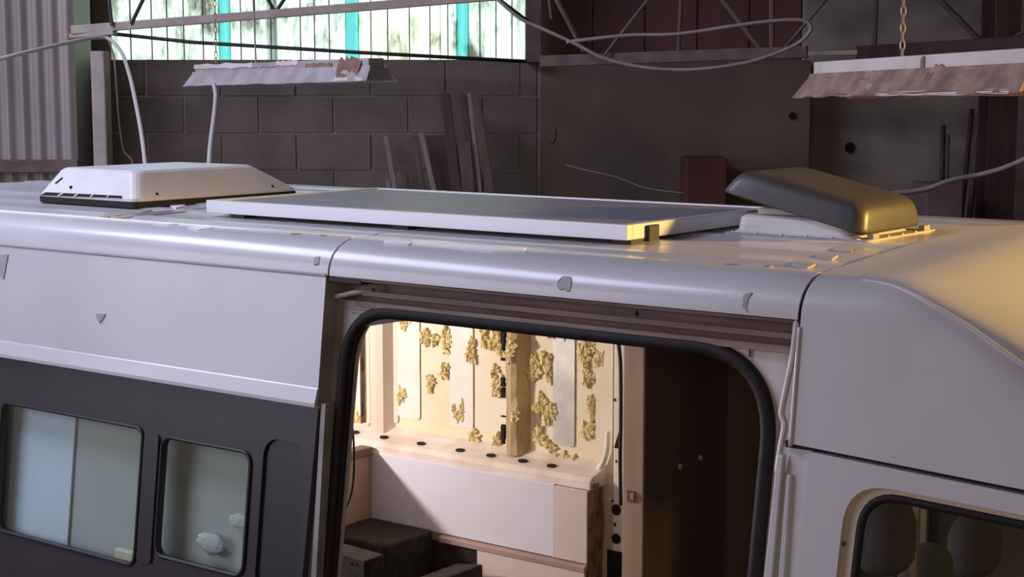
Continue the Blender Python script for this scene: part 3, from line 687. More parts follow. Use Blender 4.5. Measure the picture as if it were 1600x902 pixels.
MB().tube(spline([p+Vector((-.002,.01,0)) for p in pts], 4), .007, 6).build('pillar_flange', 'jamb_light', van, smooth=True)
MB().box(-.012, .06, ys(2.07)+.004, ys(2.07)+.03, 2.066, 2.080).build('door_gap', 'rubber', van)
# cab door with its window
dx0 = side(1265, 704, 0).x
dT = sideT(.0)
do = [(dx0-.042,.45),(1.12,.45),(1.12,1.60),(.86,1.93),(.78,zlow(.78)-.012),(dx0,zlow(dx0)-.010)]
g0, g1, g2, g3 = side(1316,902,.0), side(1322,790,.0), side(1372,762,.0), side(1600,803,.0)
wx0 = g1.x-.002; wzt = g2.z+.004
wo = rpoly([(wx0-.03,1.22),(1.02,1.22),(1.0,1.66),(.74,wzt-.022),(wx0,wzt)], [.05,.05,.05,.08,.10], 8)
door = MB().plate(do, [wo], dT, .03).build('cab_door', 'paint', van)
hx = side(1300,850,0)
MB().plate(wo, [rpoly([(wx0+.004,1.25),(1.0,1.25),(.97,1.64),(.73,wzt-.045),(wx0+.034,wzt-.022)], [.04,.04,.04,.07,.085], 8)], sideT(.014), .012).build('window_surround', 'cream_trim', door)
wi = rpoly([(wx0+.004,1.25),(1.0,1.25),(.97,1.64),(.73,wzt-.045),(wx0+.034,wzt-.022)], [.04,.04,.04,.07,.085], 8)
MB().tube([Vector((a, ys(b)+.018, b)) for a, b in wi], .010, 8, closed=True).build('window_seal', 'rubber', door, smooth=True)
MB().plate(wi, [], sideT(.026), .004).build('door_glass', 'glass_clear', door)
MB().box(dx0-.004, .8, ys(2.07)+.018, ys(2.07)+.03, 2.03, 2.078).build('door_gap', 'rubber', van)
p = side(1316, 848, .012); MB().hexa([p+Vector(v) for v in ((-.014,-.001,-.006),(.006,-.001,-.008),(.008,-.001,.002),(-.012,-.001,.004),(-.014,.002,-.006),(.006,.002,-.008),(.008,.002,.002),(-.012,.002,.004))]).build('paint_chip', 'rust', door)

# ------------------------------------------------------------------ van closing panels (far side, floor, rear, bulkhead)
MB().plate([(VX0,.4),(1.1,.4),(1.1,1.2),(.1,1.2),(.1,2.34),(VX0,2.34)], [], lambda a, b, t: Vector((a, 1.9-ys(b)-t, b)), .012).build('far_side_panel', 'paint', van)
MB().plate([(.1,1.2),(1.1,1.2),(.98,1.75),(.62,2.16),(.1,2.16)], [rrect(.2,.62,1.3,1.98,.05)], lambda a, b, t: Vector((a, 1.9-ys(b)-t, b)), .02).build('far_cab_door', 'paint', van)
MB().box(VX0, 1.2, -.02, 1.92, .52, .56).build('van_floor', 'carpet', van)
MB().box(VX0, VX0+.03, .02, 1.88, .5, 2.42).build('rear_doors', 'paint', van)
MB().box(VX0+.05, .0, .14, 1.76, 2.385, 2.39).build('headlining', 'sheet', van)
for (xx, rr) in ((-3.7,.24),(.75,.0)):
    for yy in (-.02, 1.72):
        MB().tube([(xx if rr else 1.0, yy, .34), (xx if rr else 1.0, yy+.2, .34)], .34, 24).build('wheel', 'rubber', van, smooth=False)

# ------------------------------------------------------------------ far inner wall seen through the doorway
YW = 1.70
wallp = lambda x, y, o=0.0: aty(x, y, YW-o)
inner = MB().box(VX0+.03, -.35, YW, YW+.02, .56, 2.385).build('inner_wall', 'skin', van)
zl0 = wallp(715, 690).z
# ledge (box section) with oval holes
LZ = aty(715, 705, 1.63).z
ledge = MB().prism([(YW,LZ+.035),(1.665,LZ+.012),(1.60,LZ-.006),(1.585,LZ-.02),(1.585,LZ-.05),(YW,LZ-.05)], -3.6, -1.62, lambda a, b, y: Vector((y, a, b))).build('wall_ledge', 'ledge', van, bevel=.004)
for x, y in ((555,679),(600,685.5),(658,694.5),(719,705),(767,714),(817,722),(862,730)):
    p = aty(x, y, 1.63)
    MB().prism([(.021*math.cos(i*.4488), .010*math.sin(i*.4488)) for i in range(14)], 0, .004, lambda a, b, t: Vector((p.x+a, 1.63+b*1.2, LZ+.003+t+b*.30))).build('oval_hole', 'near_black', ledge)
# sheets and strips on the skin
def wsheet(px0, px1, pyt, pyb, m, name='wall_sheet', o=.006, r=.015, rag=0):
    a = wallp(px0, pyb, o).x; b = wallp(px1, pyb, o).x; zb = wallp((px0+px1)/2, pyb, o).z; zt3 = 2.3 if pyt is None else wallp((px0+px1)/2, pyt, o).z
    return MB().plate(rrect(a, b, zb, zt3, (r, r, .002, .002)), [], lambda x, z, t: Vector((x, YW-o-t*0+t, z)), .004).build(name, m, inner)
wsheet(600, 622, None, 660, 'rib_clean')
wsheet(622, 656, None, 654, 'sheet')
wsheet(703, 739, None, 667, 'sheet')
wsheet(864, 897, None, 697, 'foil')
wsheet(536, 571, None, 668, 'sheet', r=.004)
wsheet(930, 956, None, 740, 'skin', o=.012, r=.004)
# ribs
def wrib(px0, px1, pyb, dep, m, name, slots):
    a = wallp(px0, pyb, dep).x; b = wallp(px1, pyb, dep).x; zb = wallp((px0+px1)/2, pyb, dep).z
    rnd = random.Random(px0); n = 26; rows = []
    for i in range(n+1):
        z = zb+(2.32-zb)*i/n; j = rnd.uniform(-.004,.004) if slots == 2 else 0
        rows.append([Vector((a-.012+j, YW, z)), Vector((a+j, YW-dep, z)), Vector(((a+b)/2, YW-dep-.002+j*.5, z)), Vector((b+j, YW-dep*.9, z)), Vector((b+.02+j, YW-dep*.3, z)), Vector((b+.03, YW, z))])
    o = MB().grid(rows).build(name, m, inner, smooth=False)
    return o, a, b, zb
rib1, a, b, zb = wrib(579, 598, 678, .045, 'rib_clean', 'wall_rib', 1)
for yt, yb in ((500,520),(560,580),(628,650)):
    p0 = wallp(571, yt, .03); p1 = wallp(576, yb, .03)
    MB().box(p0.x-.0025, p0.x+.0025, YW-.0495, YW-.046, p1.z, p0.z).build('rib_slot', 'near_black', rib1)
p0 = wallp(570, 480, .01); p1 = wallp(575, 660, .01)
MB().box((p0.x+p1.x)/2-.002, (p0.x+p1.x)/2+.002, YW-.0475, YW-.02, p1.z, 2.3).build('rib_flange_edge', 'wood_strip', rib1)
rib2, a, b, zb = wrib(791, 806, 712, .055, 'rib', 'foamed_rib', 2)
for yt, yb in ((517,548),(590,604),(606,622),(650,652),(664,694),(560,564)):
    p0 = wallp(787, yt, .056); p1 = wallp(788, yb, .056); rnd = random.Random(yt)
    k = 7; L_ = [(p0.x-.010+rnd.uniform(-.004,.002), p1.z+(p0.z-p1.z)*i/k) for i in range(k+1)]; R_ = [(p0.x+.004+rnd.uniform(-.003,.005), p1.z+(p0.z-p1.z)*i/k) for i in range(k+1)]
    MB().plate(L_+R_[::-1], [], lambda x, z, t: Vector((x, YW-.0605+t, z)), .012).build('torn_slot', 'near_black', rib2)
# foam
def foam(cx, cy, wpx, hpx, n, seed, lift=.006):
    """torn crust of spray foam: ragged clumps standing off the skin"""
    rnd = random.Random(seed); c = wallp(cx, cy, lift); mb = MB(); sx = wpx/F_PX*6.2/.8/2; sz = hpx/F_PX*6.2/2
    x, z = 0, 0
    for i in range(max(3, n//4)):
        x = max(-.9, min(.9, x*.6+rnd.gauss(0,.5))); z = max(-.9, min(.9, z*.7+rnd.gauss(0,.5)))
        k = 22; R0 = rnd.uniform(.013, .028); ph = [rnd.uniform(0,6.28) for _ in range(4)]
        b0 = len(mb.v); C0 = Vector((c.x+x*sx, YW-lift, c.z+z*sz)); st = rnd.uniform(.9,1.7)
        mb.v.append(C0+Vector((0,-rnd.uniform(.004,.014),0)))
        for ring, fr in ((0,.35),(1,.7),(2,1.0),(3,1.02)):
            for j in range(k):
                an = 2*math.pi*j/k
                rr = R0*(.75+.28*math.sin(2*an+ph[0])+.22*math.sin(5*an+ph[1])+.22*math.sin(9*an+ph[2]))+rnd.uniform(-.002,.002)
                rr = max(.002, rr)*fr
                dpt = (rnd.uniform(.001,.008), rnd.uniform(.001,.007), rnd.uniform(.0005,.003), -.006)[ring]
                mb.v.append(C0+Vector((rr*math.cos(an), -dpt, rr*math.sin(an)*st)))
        for j in range(k):
            mb.f.append((b0, b0+1+j, b0+1+(j+1)%k))
            for r_ in range(3):
                p_ = b0+1+r_*k; q_ = p_+k; mb.f.append((p_+j, q_+j, q_+(j+1)%k, p_+(j+1)%k))
    return mb.build('foam_patch', 'foam', inner)
for i, a in enumerate([(634,505,22,22,20),(672,528,30,26,26),(694,535,12,44,22),(726,545,28,26,24),(768,535,34,66,60),(738,562,14,14,10),(697,585,12,26,18),(672,600,10,14,8),(716,640,18,26,16),(772,596,22,44,26),
      (843,575,34,50,48),(852,640,34,70,54),(838,680,12,22,12),(835,555,10,24,10),(872,528,28,26,14),(920,545,34,52,52),(942,550,16,36,18),(928,632,18,30,20),(918,672,16,36,18),(862,698,26,14,12),(775,690,16,14,10),
      (545,648,18,30,16),(560,665,14,20,10),(548,570,8,12,6),(920,590,12,12,6),(632,632,22,30,12),(740,678,20,12,8),(800,540,10,40,10),(803,660,12,40,12),(900,720,60,10,12)]):
    foam(*a[:5], seed=11+i, lift=.058 if 780 < a[0] < 806 else .008)
# far pillar with holes, beside the partition's post
pp0, pp1 = wallp(958, 700, .05).x, wallp(976, 700, .05).x
pil = MB().box(pp0, pp1+.06, YW-.05, YW, .56, 2.36).build('far_pillar', 'sheet', van, bevel=.006)
def pil_hole(x, y, w_, h_, tri=False):
    p = aty(x, y, YW-.05); s = 6.3/F_PX
    poly = [(-w_*s/2,-h_*s/2),(w_*s/2,-h_*s/2),(w_*s/2,h_*s/2)] if tri else [(w_*s/2*math.cos(i*.5236), h_*s/2*math.sin(i*.5236)) for i in range(12)]
    MB().prism(poly, 0, .004, lambda a, b, t: Vector((p.x+a, YW-.0525+t, p.z+b))).build('pillar_hole', 'near_black', pil)
for a in ((963,797,16,17),(963,842,16,16),(961,820,4,6),(961,625,3,5),(963,721,3,4),(957,783,3,4)): pil_hole(*a)
pil_hole(964, 686, 9, 28, True)
p = aty(962, 880, YW-.05)
MB().box(p.x-.035, p.x+.05, YW-.054, YW-.05, p.z-.12, p.z+.045).build('pillar_hole', 'near_black', pil)
P_ = [aty(x, y, YW-.065) for x, y in ((964,520),(969,560),(970,600),(970,660),(969,720),(970,790))]
MB().tube(spline(P_, 6), .007, 6).build('pillar_wire', 'wire', pil, smooth=True)
P_ = [aty(x, y, YW-.03) for x, y in ((950,675),(948,705),(938,730),(918,745),(890,752))]
MB().tube(spline(P_, 6), .010, 6).build('lining_edge', 'sheet', van, smooth=True)

# ------------------------------------------------------------------ interior fittings (things in the van)
YB = 1.575
tl, trr, bl, brr = aty(580,703,YB), aty(918,770,YB), aty(690,832,YB), aty(917,884,YB)
zt4 = (tl.z+trr.z)/2; zb4 = (bl.z+brr.z)/2; xm = aty(866, 800, YB).x
bp = empty('white_board', ((tl.x+trr.x)/2, YB, zb4)); tag(bp, 'long white board lining the far van wall under the ledge', 'board')
MB().box(tl.x-.02, xm-.001, YB, YB+.012, zb4, zt4).build('board_face', 'board', bp, bevel=.002)
MB().box(xm+.001, trr.x, YB-.003, YB+.012, zb4, zt4-.004).build('board_end_piece', 'board_edge', bp, bevel=.002)
MB().box(trr.x-.13, trr.x+.01, YB+.014, YB+.06, zt4-.005, zt4+.018).build('top_batten', 'rough_wood', bp)
rg = []
rnd = random.Random(4)
for i in range(15):
    z = zb4-.25+(zt4-zb4+.25)*i/14
    rg.append([Vector((trr.x+.002+rnd.uniform(-.004,.008), YB+.002+.09*j/6, z)) for j in range(7)])
MB().grid(rg).build('torn_edge', 'rough_wood', bp)
# shelf strip and lower cabinet board
low = empty('bench_cabinet', ((tl.x+trr.x)/2, YB-.05, .56)); tag(low, 'pinkish white low cabinet under the long white board', 'cabinet')
MB().prism([(YB-.018,zb4-.030),(YB-.018,zb4-.010),(YB,zb4-.004),(YB+.012,zb4-.004),(YB+.012,zb4-.030)], bl.x+.0, trr.x, lambda a, b, y: Vector((y, a, b))).build('shelf_strip', 'shelf', low, bevel=.002)
x5 = aty(745, 880, YB-.015).x
MB().box(x5, trr.x-.003, YB-.014, YB-.002, .56, zb4-.032).build('front_panel', 'board_edge', low, bevel=.002)
MB().box(x5, x5+.018, YB-.001, YB+.008, .56, zb4-.032).build('side_panel', 'board_edge', low)
MB().box(bl.x-.06, x5-.001, YB+.0, YB+.008, .56, zb4-.034).build('gap_shade_plate', 'carpet', low)  # dark plate added to paint the shade in the open gap
# tan partition across the van with dark cap
XP = tl.x
pa = empty('tan_partition', (XP, 1.2, .56)); tag(pa, 'tan cross partition with dark wooden cap meeting the white board', 'partition')
MB().box(XP-.03, XP, .75, YB-.002, .56, zt4-.012).build('partition_board', 'brown_board', pa, bevel=.002)
MB().box(XP-.05, XP+.012, .74, YB-.002, zt4-.012, zt4+.022).build('partition_cap', 'wood_strip', pa, bevel=.004)
# dark box with dusty carpet top
c1 = aty(578,812,YB); zz = zb4+.012
b0 = atz(640,862,zz); b1 = atz(686,836,zz)
cb = MB().box(XP+.004, XP+.33, b0.y, YB-.012, .56, zz).build('carpet_box', 'carpet', bevel=.012, seg=3)
tag(cb, 'dusty black carpeted box in the corner below the tan partition', 'box')
gb0 = aty(700, 885, 1.45); gb1 = aty(742, 882, 1.45)
tag(MB().hexa([(gb0.x,1.25,gb0.z-.1),(gb1.x,1.25,gb0.z-.1),(gb1.x,1.5,gb0.z-.1),(gb0.x,1.5,gb0.z-.1),(gb0.x,1.25,gb0.z),(gb1.x,1.25,gb0.z+.02),(gb1.x,1.5,gb0.z+.02),(gb0.x,1.5,gb0.z)]).build('grey_toolbox', 'carpet', bevel=.008), 'dark low toolbox lying in the gap beside the bench cabinet', 'toolbox')
# partition wall in front: pale timber post and dark panel
YP = .92
s0, s1 = aty(973,700,YP), aty(1007,700,YP)
pw = empty('wardrobe_wall', ((s0.x+s1.x)/2, YP+.3, .56)); tag(pw, 'dark brown wardrobe wall with a pale timber front post', 'wardrobe')
post = MB().box(s0.x, s1.x-.004, YP, YP+.04, .56, 2.36).build('front_post', 'pale_wood', pw, bevel=.003)
MB().box(s1.x-.014, s1.x, YP+.004, 1.42, .56, 2.37).build('dark_panel', 'dark_wood', pw)
MB().box(s0.x, s0.x+.012, YP+.04, 1.42, .56, 2.37).build('inner_panel', 'dark_wood', pw)
MB().box(s1.x-.01, -.12, 1.42, 1.44, .56, 2.37).build('return_panel', 'dark_wood', pw)
p = aty(987, 776, YP)
cp_ = MB().box(p.x-.014, p.x+.014, YP-.004, YP+.001, p.z-.017, p.z+.017).build('latch_plate', 'wood_strip', post)
MB().box(p.x-.002, p.x+.012, YP-.008, YP-.003, p.z-.008, p.z+.012).build('latch_tongue', 'pale_wood', post)
for x, y in ((1062,729),(1094,715)):
    p = atx(x, y, s1.x); MB().tube([(s1.x-.001,p.y,p.z),(s1.x+.004,p.y,p.z)], .009, 8).build('screw_cap', 'enamel', pw)
# lamp inside the van, behind the rear windows' height
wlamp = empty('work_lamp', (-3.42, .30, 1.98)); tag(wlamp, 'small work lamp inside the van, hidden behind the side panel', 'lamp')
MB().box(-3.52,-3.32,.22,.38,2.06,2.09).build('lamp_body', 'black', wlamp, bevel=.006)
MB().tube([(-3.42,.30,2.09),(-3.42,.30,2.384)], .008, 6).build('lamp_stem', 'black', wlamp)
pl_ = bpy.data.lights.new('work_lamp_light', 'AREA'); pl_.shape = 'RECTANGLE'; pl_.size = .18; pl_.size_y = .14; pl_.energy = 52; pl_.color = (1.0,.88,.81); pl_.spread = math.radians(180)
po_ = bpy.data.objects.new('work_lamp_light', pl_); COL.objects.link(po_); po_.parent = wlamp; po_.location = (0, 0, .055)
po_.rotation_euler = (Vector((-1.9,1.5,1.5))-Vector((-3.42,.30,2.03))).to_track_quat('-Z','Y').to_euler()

# wire and connector hanging inside the doorway
P_ = [aty(x, y, .5) for x, y in ((533,606),(541,630),(551,672),(553,730),(549,770),(538,800),(531,818),(530,850))]
tag(MB().tube(spline(P_, 8), .0035, 6).build('black_wire', 'wire', smooth=True), 'thin black wire hanging just inside the doorway by left seal', 'wire')
cn = empty('wire_connector', aty(528, 872, .5)); tag(cn, 'white plug connector at the end of the black wire', 'plug')
pc = aty(528, 850, .5)
MB().box(pc.x-.008, pc.x+.008, .49, .51, pc.z-.035, pc.z).build('plug_body', 'enamel', cn, bevel=.003)
MB().tube(spline([pc+Vector((0,0,-.035)), pc+Vector((.006,0,-.05)), pc+Vector((-.003,0,-.065)), pc+Vector((.004,0,-.08))], 5), .003, 6).build('plug_lead', 'enamel', cn, smooth=True)
c0 = aty(524, 868, .75); c1_ = aty(570, 877, .75)
jb = empty('junction_box', (c0.x, .8, c0.z-.2)); tag(jb, 'grey green junction box beside the doorway under the white plug', 'box')
MB().hexa([(c0.x-.05,.75,c0.z-.2),(c1_.x,.75,c0.z-.2),(c1_.x,.85,c0.z-.2),(c0.x-.05,.85,c0.z-.2),(c0.x-.05,.75,c0.z+.01),(c1_.x,.75,c1_.z),(c1_.x,.85,c1_.z),(c0.x-.05,.85,c0.z+.01)]).build('box_body', 'carpet', jb, bevel=.004)
for x, y in ((549,874),(557,876)):
    p = aty(x, y+6, .749); MB().ico(p, .005, 1).build('screw', 'near_black', jb)

# coloured panels standing in for the panes' reflections, and clutter behind the rear windows
def reflection_panel(px0, px1, off, m, name, label):
    a = side(px0, 740, off).x; b = side(px1, 740, off).x
    o = MB().plate([(a,1.36),(b,1.36),(b,1.90),(a,1.90)], [], sideT(off), .006).build(name, m); return tag(o, label, 'panel')
reflection_panel(16, 112, .080, 'reflect_blue', 'pale_reflection_panel', 'pale blue panel standing for the reflection in large rear window, left part')
reflection_panel(106, 250, .090, 'reflect_green', 'green_reflection_panel', 'grey green panel standing for the reflection in large rear window, right part')
reflection_panel(-60, 22, .092, 'reflect_green', 'green_reflection_panel', 'narrow grey green panel for the reflection at left edge of large rear window')
reflection_panel(252, 420, .10, 'reflect_green', 'green_reflection_panel', 'grey green panel standing for the reflection in small rear window')
p = side(200, 872, .058)
ck = empty('cream_box', p); tag(ck, 'small cream box standing behind the large rear window', 'box')
MB().box(p.x-.05, p.x+.035, p.y-.012, p.y+.012, p.z-.012, p.z+.025).build('box_lid', 'cream', ck, bevel=.006)
MB().box(p.x-.03, p.x+.03, p.y-.010, p.y+.010, p.z-.10, p.z-.012).build('box_body', 'cream', ck, bevel=.005)
for (x, y, r, lab) in ((374,815,.032,'pale crumpled bag behind the small rear window, upper one'),(330,850,.045,'pale crumpled bag behind the small rear window, lower one')):
    random.seed(x); p = side(x, y, .072)
    tag(MB().ico(p, r, 2, (1.3,.35,.75), .10).build('crumpled_bag', 'bag'), lab, 'bag')
# ------------------------------------------------------------------ cab seats
def seat(px, py, Y, wid, hw, label):
    p = aty(px, py, Y)
    t = empty('cab_seat', (p.x, Y, .56)); tag(t, label, 'seat', 'cab seats')
    bm = MB(); n = 12
    def rounded(cx, cy, w_, d_, z0, z1, r=.05):
        rows = []
        for i in range(9):
            f = i/8; z = z0+(z1-z0)*f; e = 1-max(0, (f-.55)/.45)**2.6*.45; e *= 1-max(0, (.2-f)/.2)**2*.25
            rows.append([Vector((cx+d_/2*e*math.copysign(abs(math.cos(a))**.6, math.cos(a)), cy+w_/2*e*math.copysign(abs(math.sin(a))**.6, math.sin(a)), z)) for a in [2*math.pi*k/20 for k in range(21)]])
        m = MB().grid(rows); k = len(m.v); m.f.append(tuple(k-21+i for i in range(20))); m.f.append(tuple(19-i for i in range(20))); return m
    rounded(p.x, Y, hw, .11, p.z-.17, p.z).build('headrest', 'seat', t, smooth=True)
    for s in (-.05, .05): MB().tube([(p.x,Y+s,p.z-.28),(p.x,Y+s,p.z-.18)], .007, 6).build('headrest_post', 'steel_dark', t)
    rounded(p.x-.01, Y, wid, .16, .95, p.z-.24).build('backrest', 'seat', t, smooth=True)
    MB().box(p.x-.02, p.x+.48, Y-wid/2, Y+wid/2, .9, 1.05).build('seat_cushion', 'seat', t, bevel=.05, seg=3)
    return t
seat(1388, 783, .44, .40, .17, 'dark grey cab seat nearest the cab door window edge')
seat(1450, 855, .84, .24, .18, 'dark grey cab seat with lower headrest, middle one')
seat(1525, 802, 1.16, .36, .22, 'dark grey cab seat with tall headrest on the far side')
a = aty(1432, 780, .685)
bar = MB().box(a.x-.009, a.x+.009, .677, .693, .9, a.z+.02).build('grab_pole', 'peeled'); tag(bar, 'narrow grey pole standing between the cab seats', 'pole')
c0, c1 = aty(1384, 780, 1.38), aty(1445, 900, 1.38)  # cream board added in place of the lit rear interior
lp = MB().box(c0.x, c1.x, 1.38, 1.40, .56, c0.z).build('lit_patch_board', 'cream_patch', bevel=.004); tag(lp, 'cream board added for the lit van interior glimpsed between the cab seats', 'board')

# ------------------------------------------------------------------ marks on the paintwork
def chip(name, pts, m, kind='side', off=-.001, th=.002):
    """small proud patch: pts are pixels; on the near side, or on the roof corner"""
    P3 = []
    for x, y in pts:
        if kind == 'side': p = side(x, y, off)
        else:
            lo, hi = 2.345, 2.466                     # roof: bisect along the ray for the profile height
            best = None
            for i in range(400):
                z = hi-(hi-lo)*i/399; p = atz(x, y, z)
                if p.y < .012: continue
                zz_ = lerp_tab(NEAR, min(p.y, .95))
                if best is None or abs(zz_-z) < best[0]: best = (abs(zz_-z), Vector((p.x, p.y, zz_)))
            p = best[1]
        P3.append(p)
    n = Vector((0,-1,.12)).normalized() if kind == 'side' else Vector((0,-.4,1)).normalized()
    k = len(P3); mb = MB(); lf = .0022 if kind == 'side' else (.0045 if m == 'seal_highlight_white' else .0035); mb.v = [p+n*lf for p in P3]+[p-n*.004 for p in P3]
    mb.f = [tuple(range(k)), tuple(reversed(range(k, 2*k)))]+[(i, (i+1)%k, k+(i+1)%k, k+i) for i in range(k)]
    return mb.build(name, m, van)
chip('paint_chip', [(872,440),(880,433),(892,433),(893,445),(890,460),(884,461),(882,457),(876,461),(871,452)], 'chip', 'roof')
chip('paint_chip', [(490,404),(500,402),(498,416),(491,417)], 'chip', 'roof')
chip('paint_chip', [(0,398),(13,398),(6,436),(0,432)], 'chip')
chip('paint_chip', [(150,490),(165,491),(161,499),(156,505),(152,499)], 'chip')
chip('paint_chip', [(1162,462),(1176,458),(1168,470),(1168,486),(1160,486)], 'chip', 'roof')
for pts in ([(1238,412),(1252,408),(1275,414),(1262,420)],[(1274,402),(1285,397),(1310,400),(1300,407)],[(1300,393),(1310,387),(1332,389),(1332,396)]):
    chip('sealing_pad', pts, 'chip', 'roof')
chip('dust_mark', [(1140,414),(1148,411),(1155,415)], 'chip', 'roof'); chip('dust_mark', [(1202,418),(1209,413),(1211,417)], 'chip', 'roof')
chip('dust_mark', [(455,367),(463,363),(470,367)], 'chip', 'roof'); chip('dust_mark', [(500,369),(508,366),(512,369)], 'chip', 'roof')
chip('sealant_streak', [(600,377),(620,376),(642,380),(638,384),(602,382)], 'seal_highlight_white', 'roof')
chip('sealant_streak', [(646,377),(690,379),(740,386),(780,388),(822,389),(820,394),(770,394),(730,391),(690,387),(644,383)], 'seal_highlight_white', 'roof')
chip('sealant_streak', [(240,349),(265,349),(278,352),(262,353),(242,352)], 'seal_highlight_white', 'roof')
chip('sealant_streak', [(295,354),(325,353),(332,358),(310,361),(296,358)], 'seal_highlight_white', 'roof')
chip('sealant_streak', [(262,321),(285,318),(290,322),(275,327)], 'seal_highlight_white', 'roof')
chip('sealing_pad', [(158,339),(172,334),(190,337),(175,341)], 'chip', 'roof')
chip('sealing_pad', [(215,331),(232,327),(238,330),(222,333)], 'chip', 'roof')
for x, y in ((508,545),(505,583)):
    p = side(x, y, OFF-.01); MB().ico(p, .006, 1).build('jamb_hole', 'near_black', van)

# ================================================================== THINGS ON THE ROOF
# solar panel
z0, z1 = 2.455, 2.495
pc0, pc1, pc2 = atz(316,313,z1), atz(985,351.5,z1), atz(606,294,z1)
px0, px1, py0 = pc0.x, pc1.x, (pc0.y+pc1.y)/2; py1 = pc2.y
sp = empty('solar_panel', ((px0+px1)/2, (py0+py1)/2, z0)); tag(sp, 'large flat solar panel with aluminium frame mounted on the van roof', 'solar panel')
fwid = .028
MB().box(px0, px1, py0, py0+fwid, z0, z1).build('frame_side', 'alu', sp, bevel=.0015)
MB().box(px0, px1, py1-fwid, py1, z0, z1).build('frame_side', 'alu', sp, bevel=.0015)
MB().box(px0, px0+fwid, py0+fwid, py1-fwid, z0, z1).build('frame_end', 'alu', sp, bevel=.0015)
MB().box(px1-fwid, px1, py0+fwid, py1-fwid, z0, z1).build('frame_end', 'alu', sp, bevel=.0015)
MB().box(px0+fwid, px1-fwid, py0+fwid, py1-fwid, z1-.012, z1-.004).build('backing_glass', 'cell', sp)
nx, ny = 10, 5
cw = (px1-px0-2*fwid-.02)/nx; chh = (py1-py0-2*fwid-.02)/ny
cellmesh = None
for i in range(nx):
    for j in range(ny):
        cx = px0+fwid+.01+cw*(i+.5); cy = py0+fwid+.01+chh*(j+.5)
        if cellmesh is None:
            o = MB().box(cx-cw/2+.0015, cx+cw/2-.0015, cy-chh/2+.0015, cy+chh/2-.0015, z1-.0042, z1-.0034).build('solar_cell', 'cell', sp); cellmesh = o.data; base = Vector((cx, cy, 0))
        else:
            o = bpy.data.objects.new('solar_cell', cellmesh); COL.objects.link(o); o.parent = sp; o.location = Vector((cx, cy, 0))-base
for yy in (py0+.06, py0+.09): pass
MB().box(px1-.001, px1+.012, py0+.09, py0+.14, z0-.01, z1-.006).build('clamp', 'steel_dark', sp, bevel=.002)
MB().box(px1-.001, px1+.014, py1-.17, py1-.11, z0-.01, z1-.004).build('clamp', 'rust', sp, bevel=.002)
for xx in (px0+.12, (px0+px1)/2, px1-.03):
    for yy in (py0+.05, py1-.05):
        MB().box(xx-.03, xx+.03, yy-.03, yy+.03, 2.44, z0).build('foot', 'steel_dark', sp)

# left roof vent (white frustum hood with dark gasket and slot)
va, vb, vc = atz(60,309,2.462), atz(211,319,2.462), atz(452,300,2.462)
vx0, vx1, vy0, vy1 = va.x, vb.x, (va.y+vb.y)/2, vc.y
vt = empty('roof_vent', ((vx0+vx1)/2, (vy0+vy1)/2, 2.45)); tag(vt, 'white plastic roof vent hood with sloping sides at the van rear', 'roof vent')
def rr3(x0, x1, y0, y1, z, r): return [Vector((a, b, z)) for a, b in rrect(x0, x1, y0, y1, r, 4)]
def loft(rings, cap=True):
    mb = MB(); k = len(rings[0]); mb.v = [p for r in rings for p in r]
    for i in range(len(rings)-1):
        for j in range(k): mb.f.append((i*k+j, i*k+(j+1)%k, (i+1)*k+(j+1)%k, (i+1)*k+j))
    if cap: mb.f.append(tuple(reversed(range(k)))); mb.f.append(tuple((len(rings)-1)*k+j for j in range(k)))
    return mb
loft([rr3(vx0-.004, vx1+.004, vy0-.004, vy1+.004, 2.448, .03), rr3(vx0-.004, vx1+.004, vy0-.004, vy1+.004, 2.468, .03)]).build('gasket', 'rubber', vt)
H = 2.568
loft([rr3(vx0, vx1, vy0, vy1, 2.468, .03), rr3(vx0, vx1, vy0, vy1, 2.478, .03), rr3(vx0+.05, vx1-.055, vy0+.05, vy1-.15, H-.008, .035), rr3(vx0+.062, vx1-.066, vy0+.062, vy1-.165, H, .035)]).build('hood', 'abs', vt)
def vface(x, y):                                          # point on the near sloping face
    p = aty(x, y, vy0)
    for _ in range(6): p = aty(x, y, vy0-.001+max(0, (p.z-2.478)/(H-.008-2.478))*.05)
    return p
sl = [vface(72,300.5), vface(190,306), vface(191,310), vface(64,305)]
mb = MB(); mb.v = [p+Vector((0,-.002,0)) for p in sl]+[p+Vector((0,.01,0)) for p in sl]; mb.f = [(0,1,2,3),(7,6,5,4),(0,1,5,4),(1,2,6,5),(2,3,7,6),(3,0,4,7)]
slot = mb.build('vent_slot', 'near_black', vt)
for t_ in (.25,.45,.65,.85):
    a = sl[0].lerp(sl[1], t_); b = sl[3].lerp(sl[2], t_-.02)
    MB().beam(a+Vector((0,-.003,0)), b+Vector((0,-.003,0)), .006, .004, up=Vector((1,0,0))).build('slot_fin', 'abs', slot)
a, b = vface(98,278), vface(87,287)
MB().beam(a, b, .006, .004, up=Vector((1,0,0))).build('latch_slot', 'near_black', vt)
MB().ico(vface(111,293), .007, 1).build('fixing_screw', 'near_black', vt)
for y in (vy0+.1, vy1-.12): MB().ico((vx1-.008, y, 2.49), .006, 1).build('fixing_screw', 'near_black', vt)

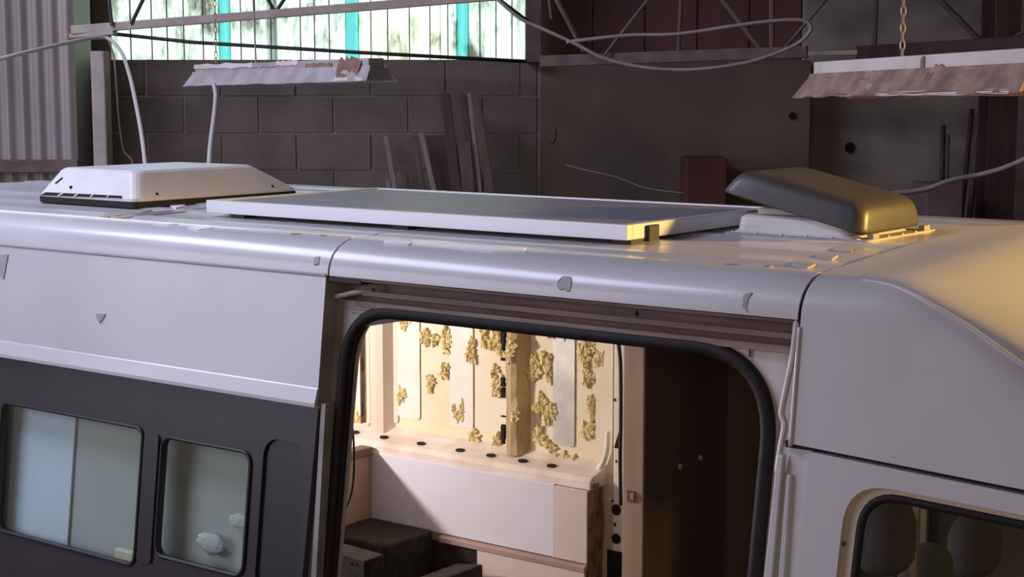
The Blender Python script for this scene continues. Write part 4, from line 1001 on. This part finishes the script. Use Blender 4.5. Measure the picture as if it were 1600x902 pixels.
# right roof fan with dark tilted lid
fa, fb, fc = atz(1140,362,2.452), atz(1340,379,2.452), atz(1433,357,2.452)
fx0, fx1, fy0, fy1 = fa.x, fb.x, (fa.y+fb.y)/2, fc.y
fn = empty('roof_fan', ((fx0+fx1)/2, (fy0+fy1)/2, 2.452)); tag(fn, 'roof fan vent with raised dark lid on a white base', 'roof fan')
loft([rr3(fx0, fx1+.01, fy0, fy1, 2.440, .02), rr3(fx0, fx1+.01, fy0, fy1, 2.454, .02)]).build('flange', 'chip', fn)
loft([rr3(fx0+.010, fx1-.03, fy0+.010, fy1-.07, 2.450, .03), rr3(fx0+.026, fx1-.05, fy0+.024, fy1-.085, 2.462, .03), rr3(fx0+.030, fx1-.08, fy0+.03, fy1-.09, 2.495, .03), rr3(fx0+.04, fx1-.12, fy0+.04, fy1-.1, 2.502, .03)]).build('base_collar', 'abs', fn, bevel=.002)
for i in range(6):
    x = fx0+.03+(fx1-fx0-.05)*i/5; MB().ico((x, fy0+.006, 2.455), .006, 1, (1,1,.7)).build('screw', 'abs', fn)
for i in range(5):
    y = fy0+.05+(fy1-fy0-.1)*i/4; MB().ico((fx1+.004, y, 2.455), .006, 1, (1,1,.7)).build('screw', 'abs', fn)
# lid: built flat, then tilted about its low +X edge
lx, ly = (fx1-fx0)+.018, (fy1-fy0)-.055
rings = []
for ins, z in ((.012,-.004),(0,0),(.003,.010),(.010,.034),(.018,.054),(.030,.068),(.050,.076),(.12,.080)):
    rings.append([Vector((a, b, z)) for a, b in rrect(-lx+ins*1.5, -ins, ins, ly-ins, max(.02, .04-ins*.2), 5)])
mb = loft(rings)
TILT = math.radians(13.0)
R_ = Matrix.Rotation(TILT, 4, 'Y'); org = Vector((fx1-.010, fy0+.006, 2.466))
mb.v = [R_ @ p + org for p in mb.v]
mb.build('lid', 'lid', fn, smooth=True, subsurf=1)
for yy in (fy0+.06, fy1-.06): MB().box(fx1-.012, fx1+.006, yy-.02, yy+.02, 2.452, 2.468).build('hinge', 'jamb', fn, bevel=.003)
a = R_ @ Vector((-lx*.72, ly*.5, .0))+org
MB().tube([(a.x+.02, a.y, 2.500), a], .010, 8).build('lift_arm', 'steel_dark', fn)
MB().box(fx0+.06, fx0+.2, fy0+.09, fy0+.2, 2.500, 2.518).build('motor_cover', 'abs', fn, bevel=.004)
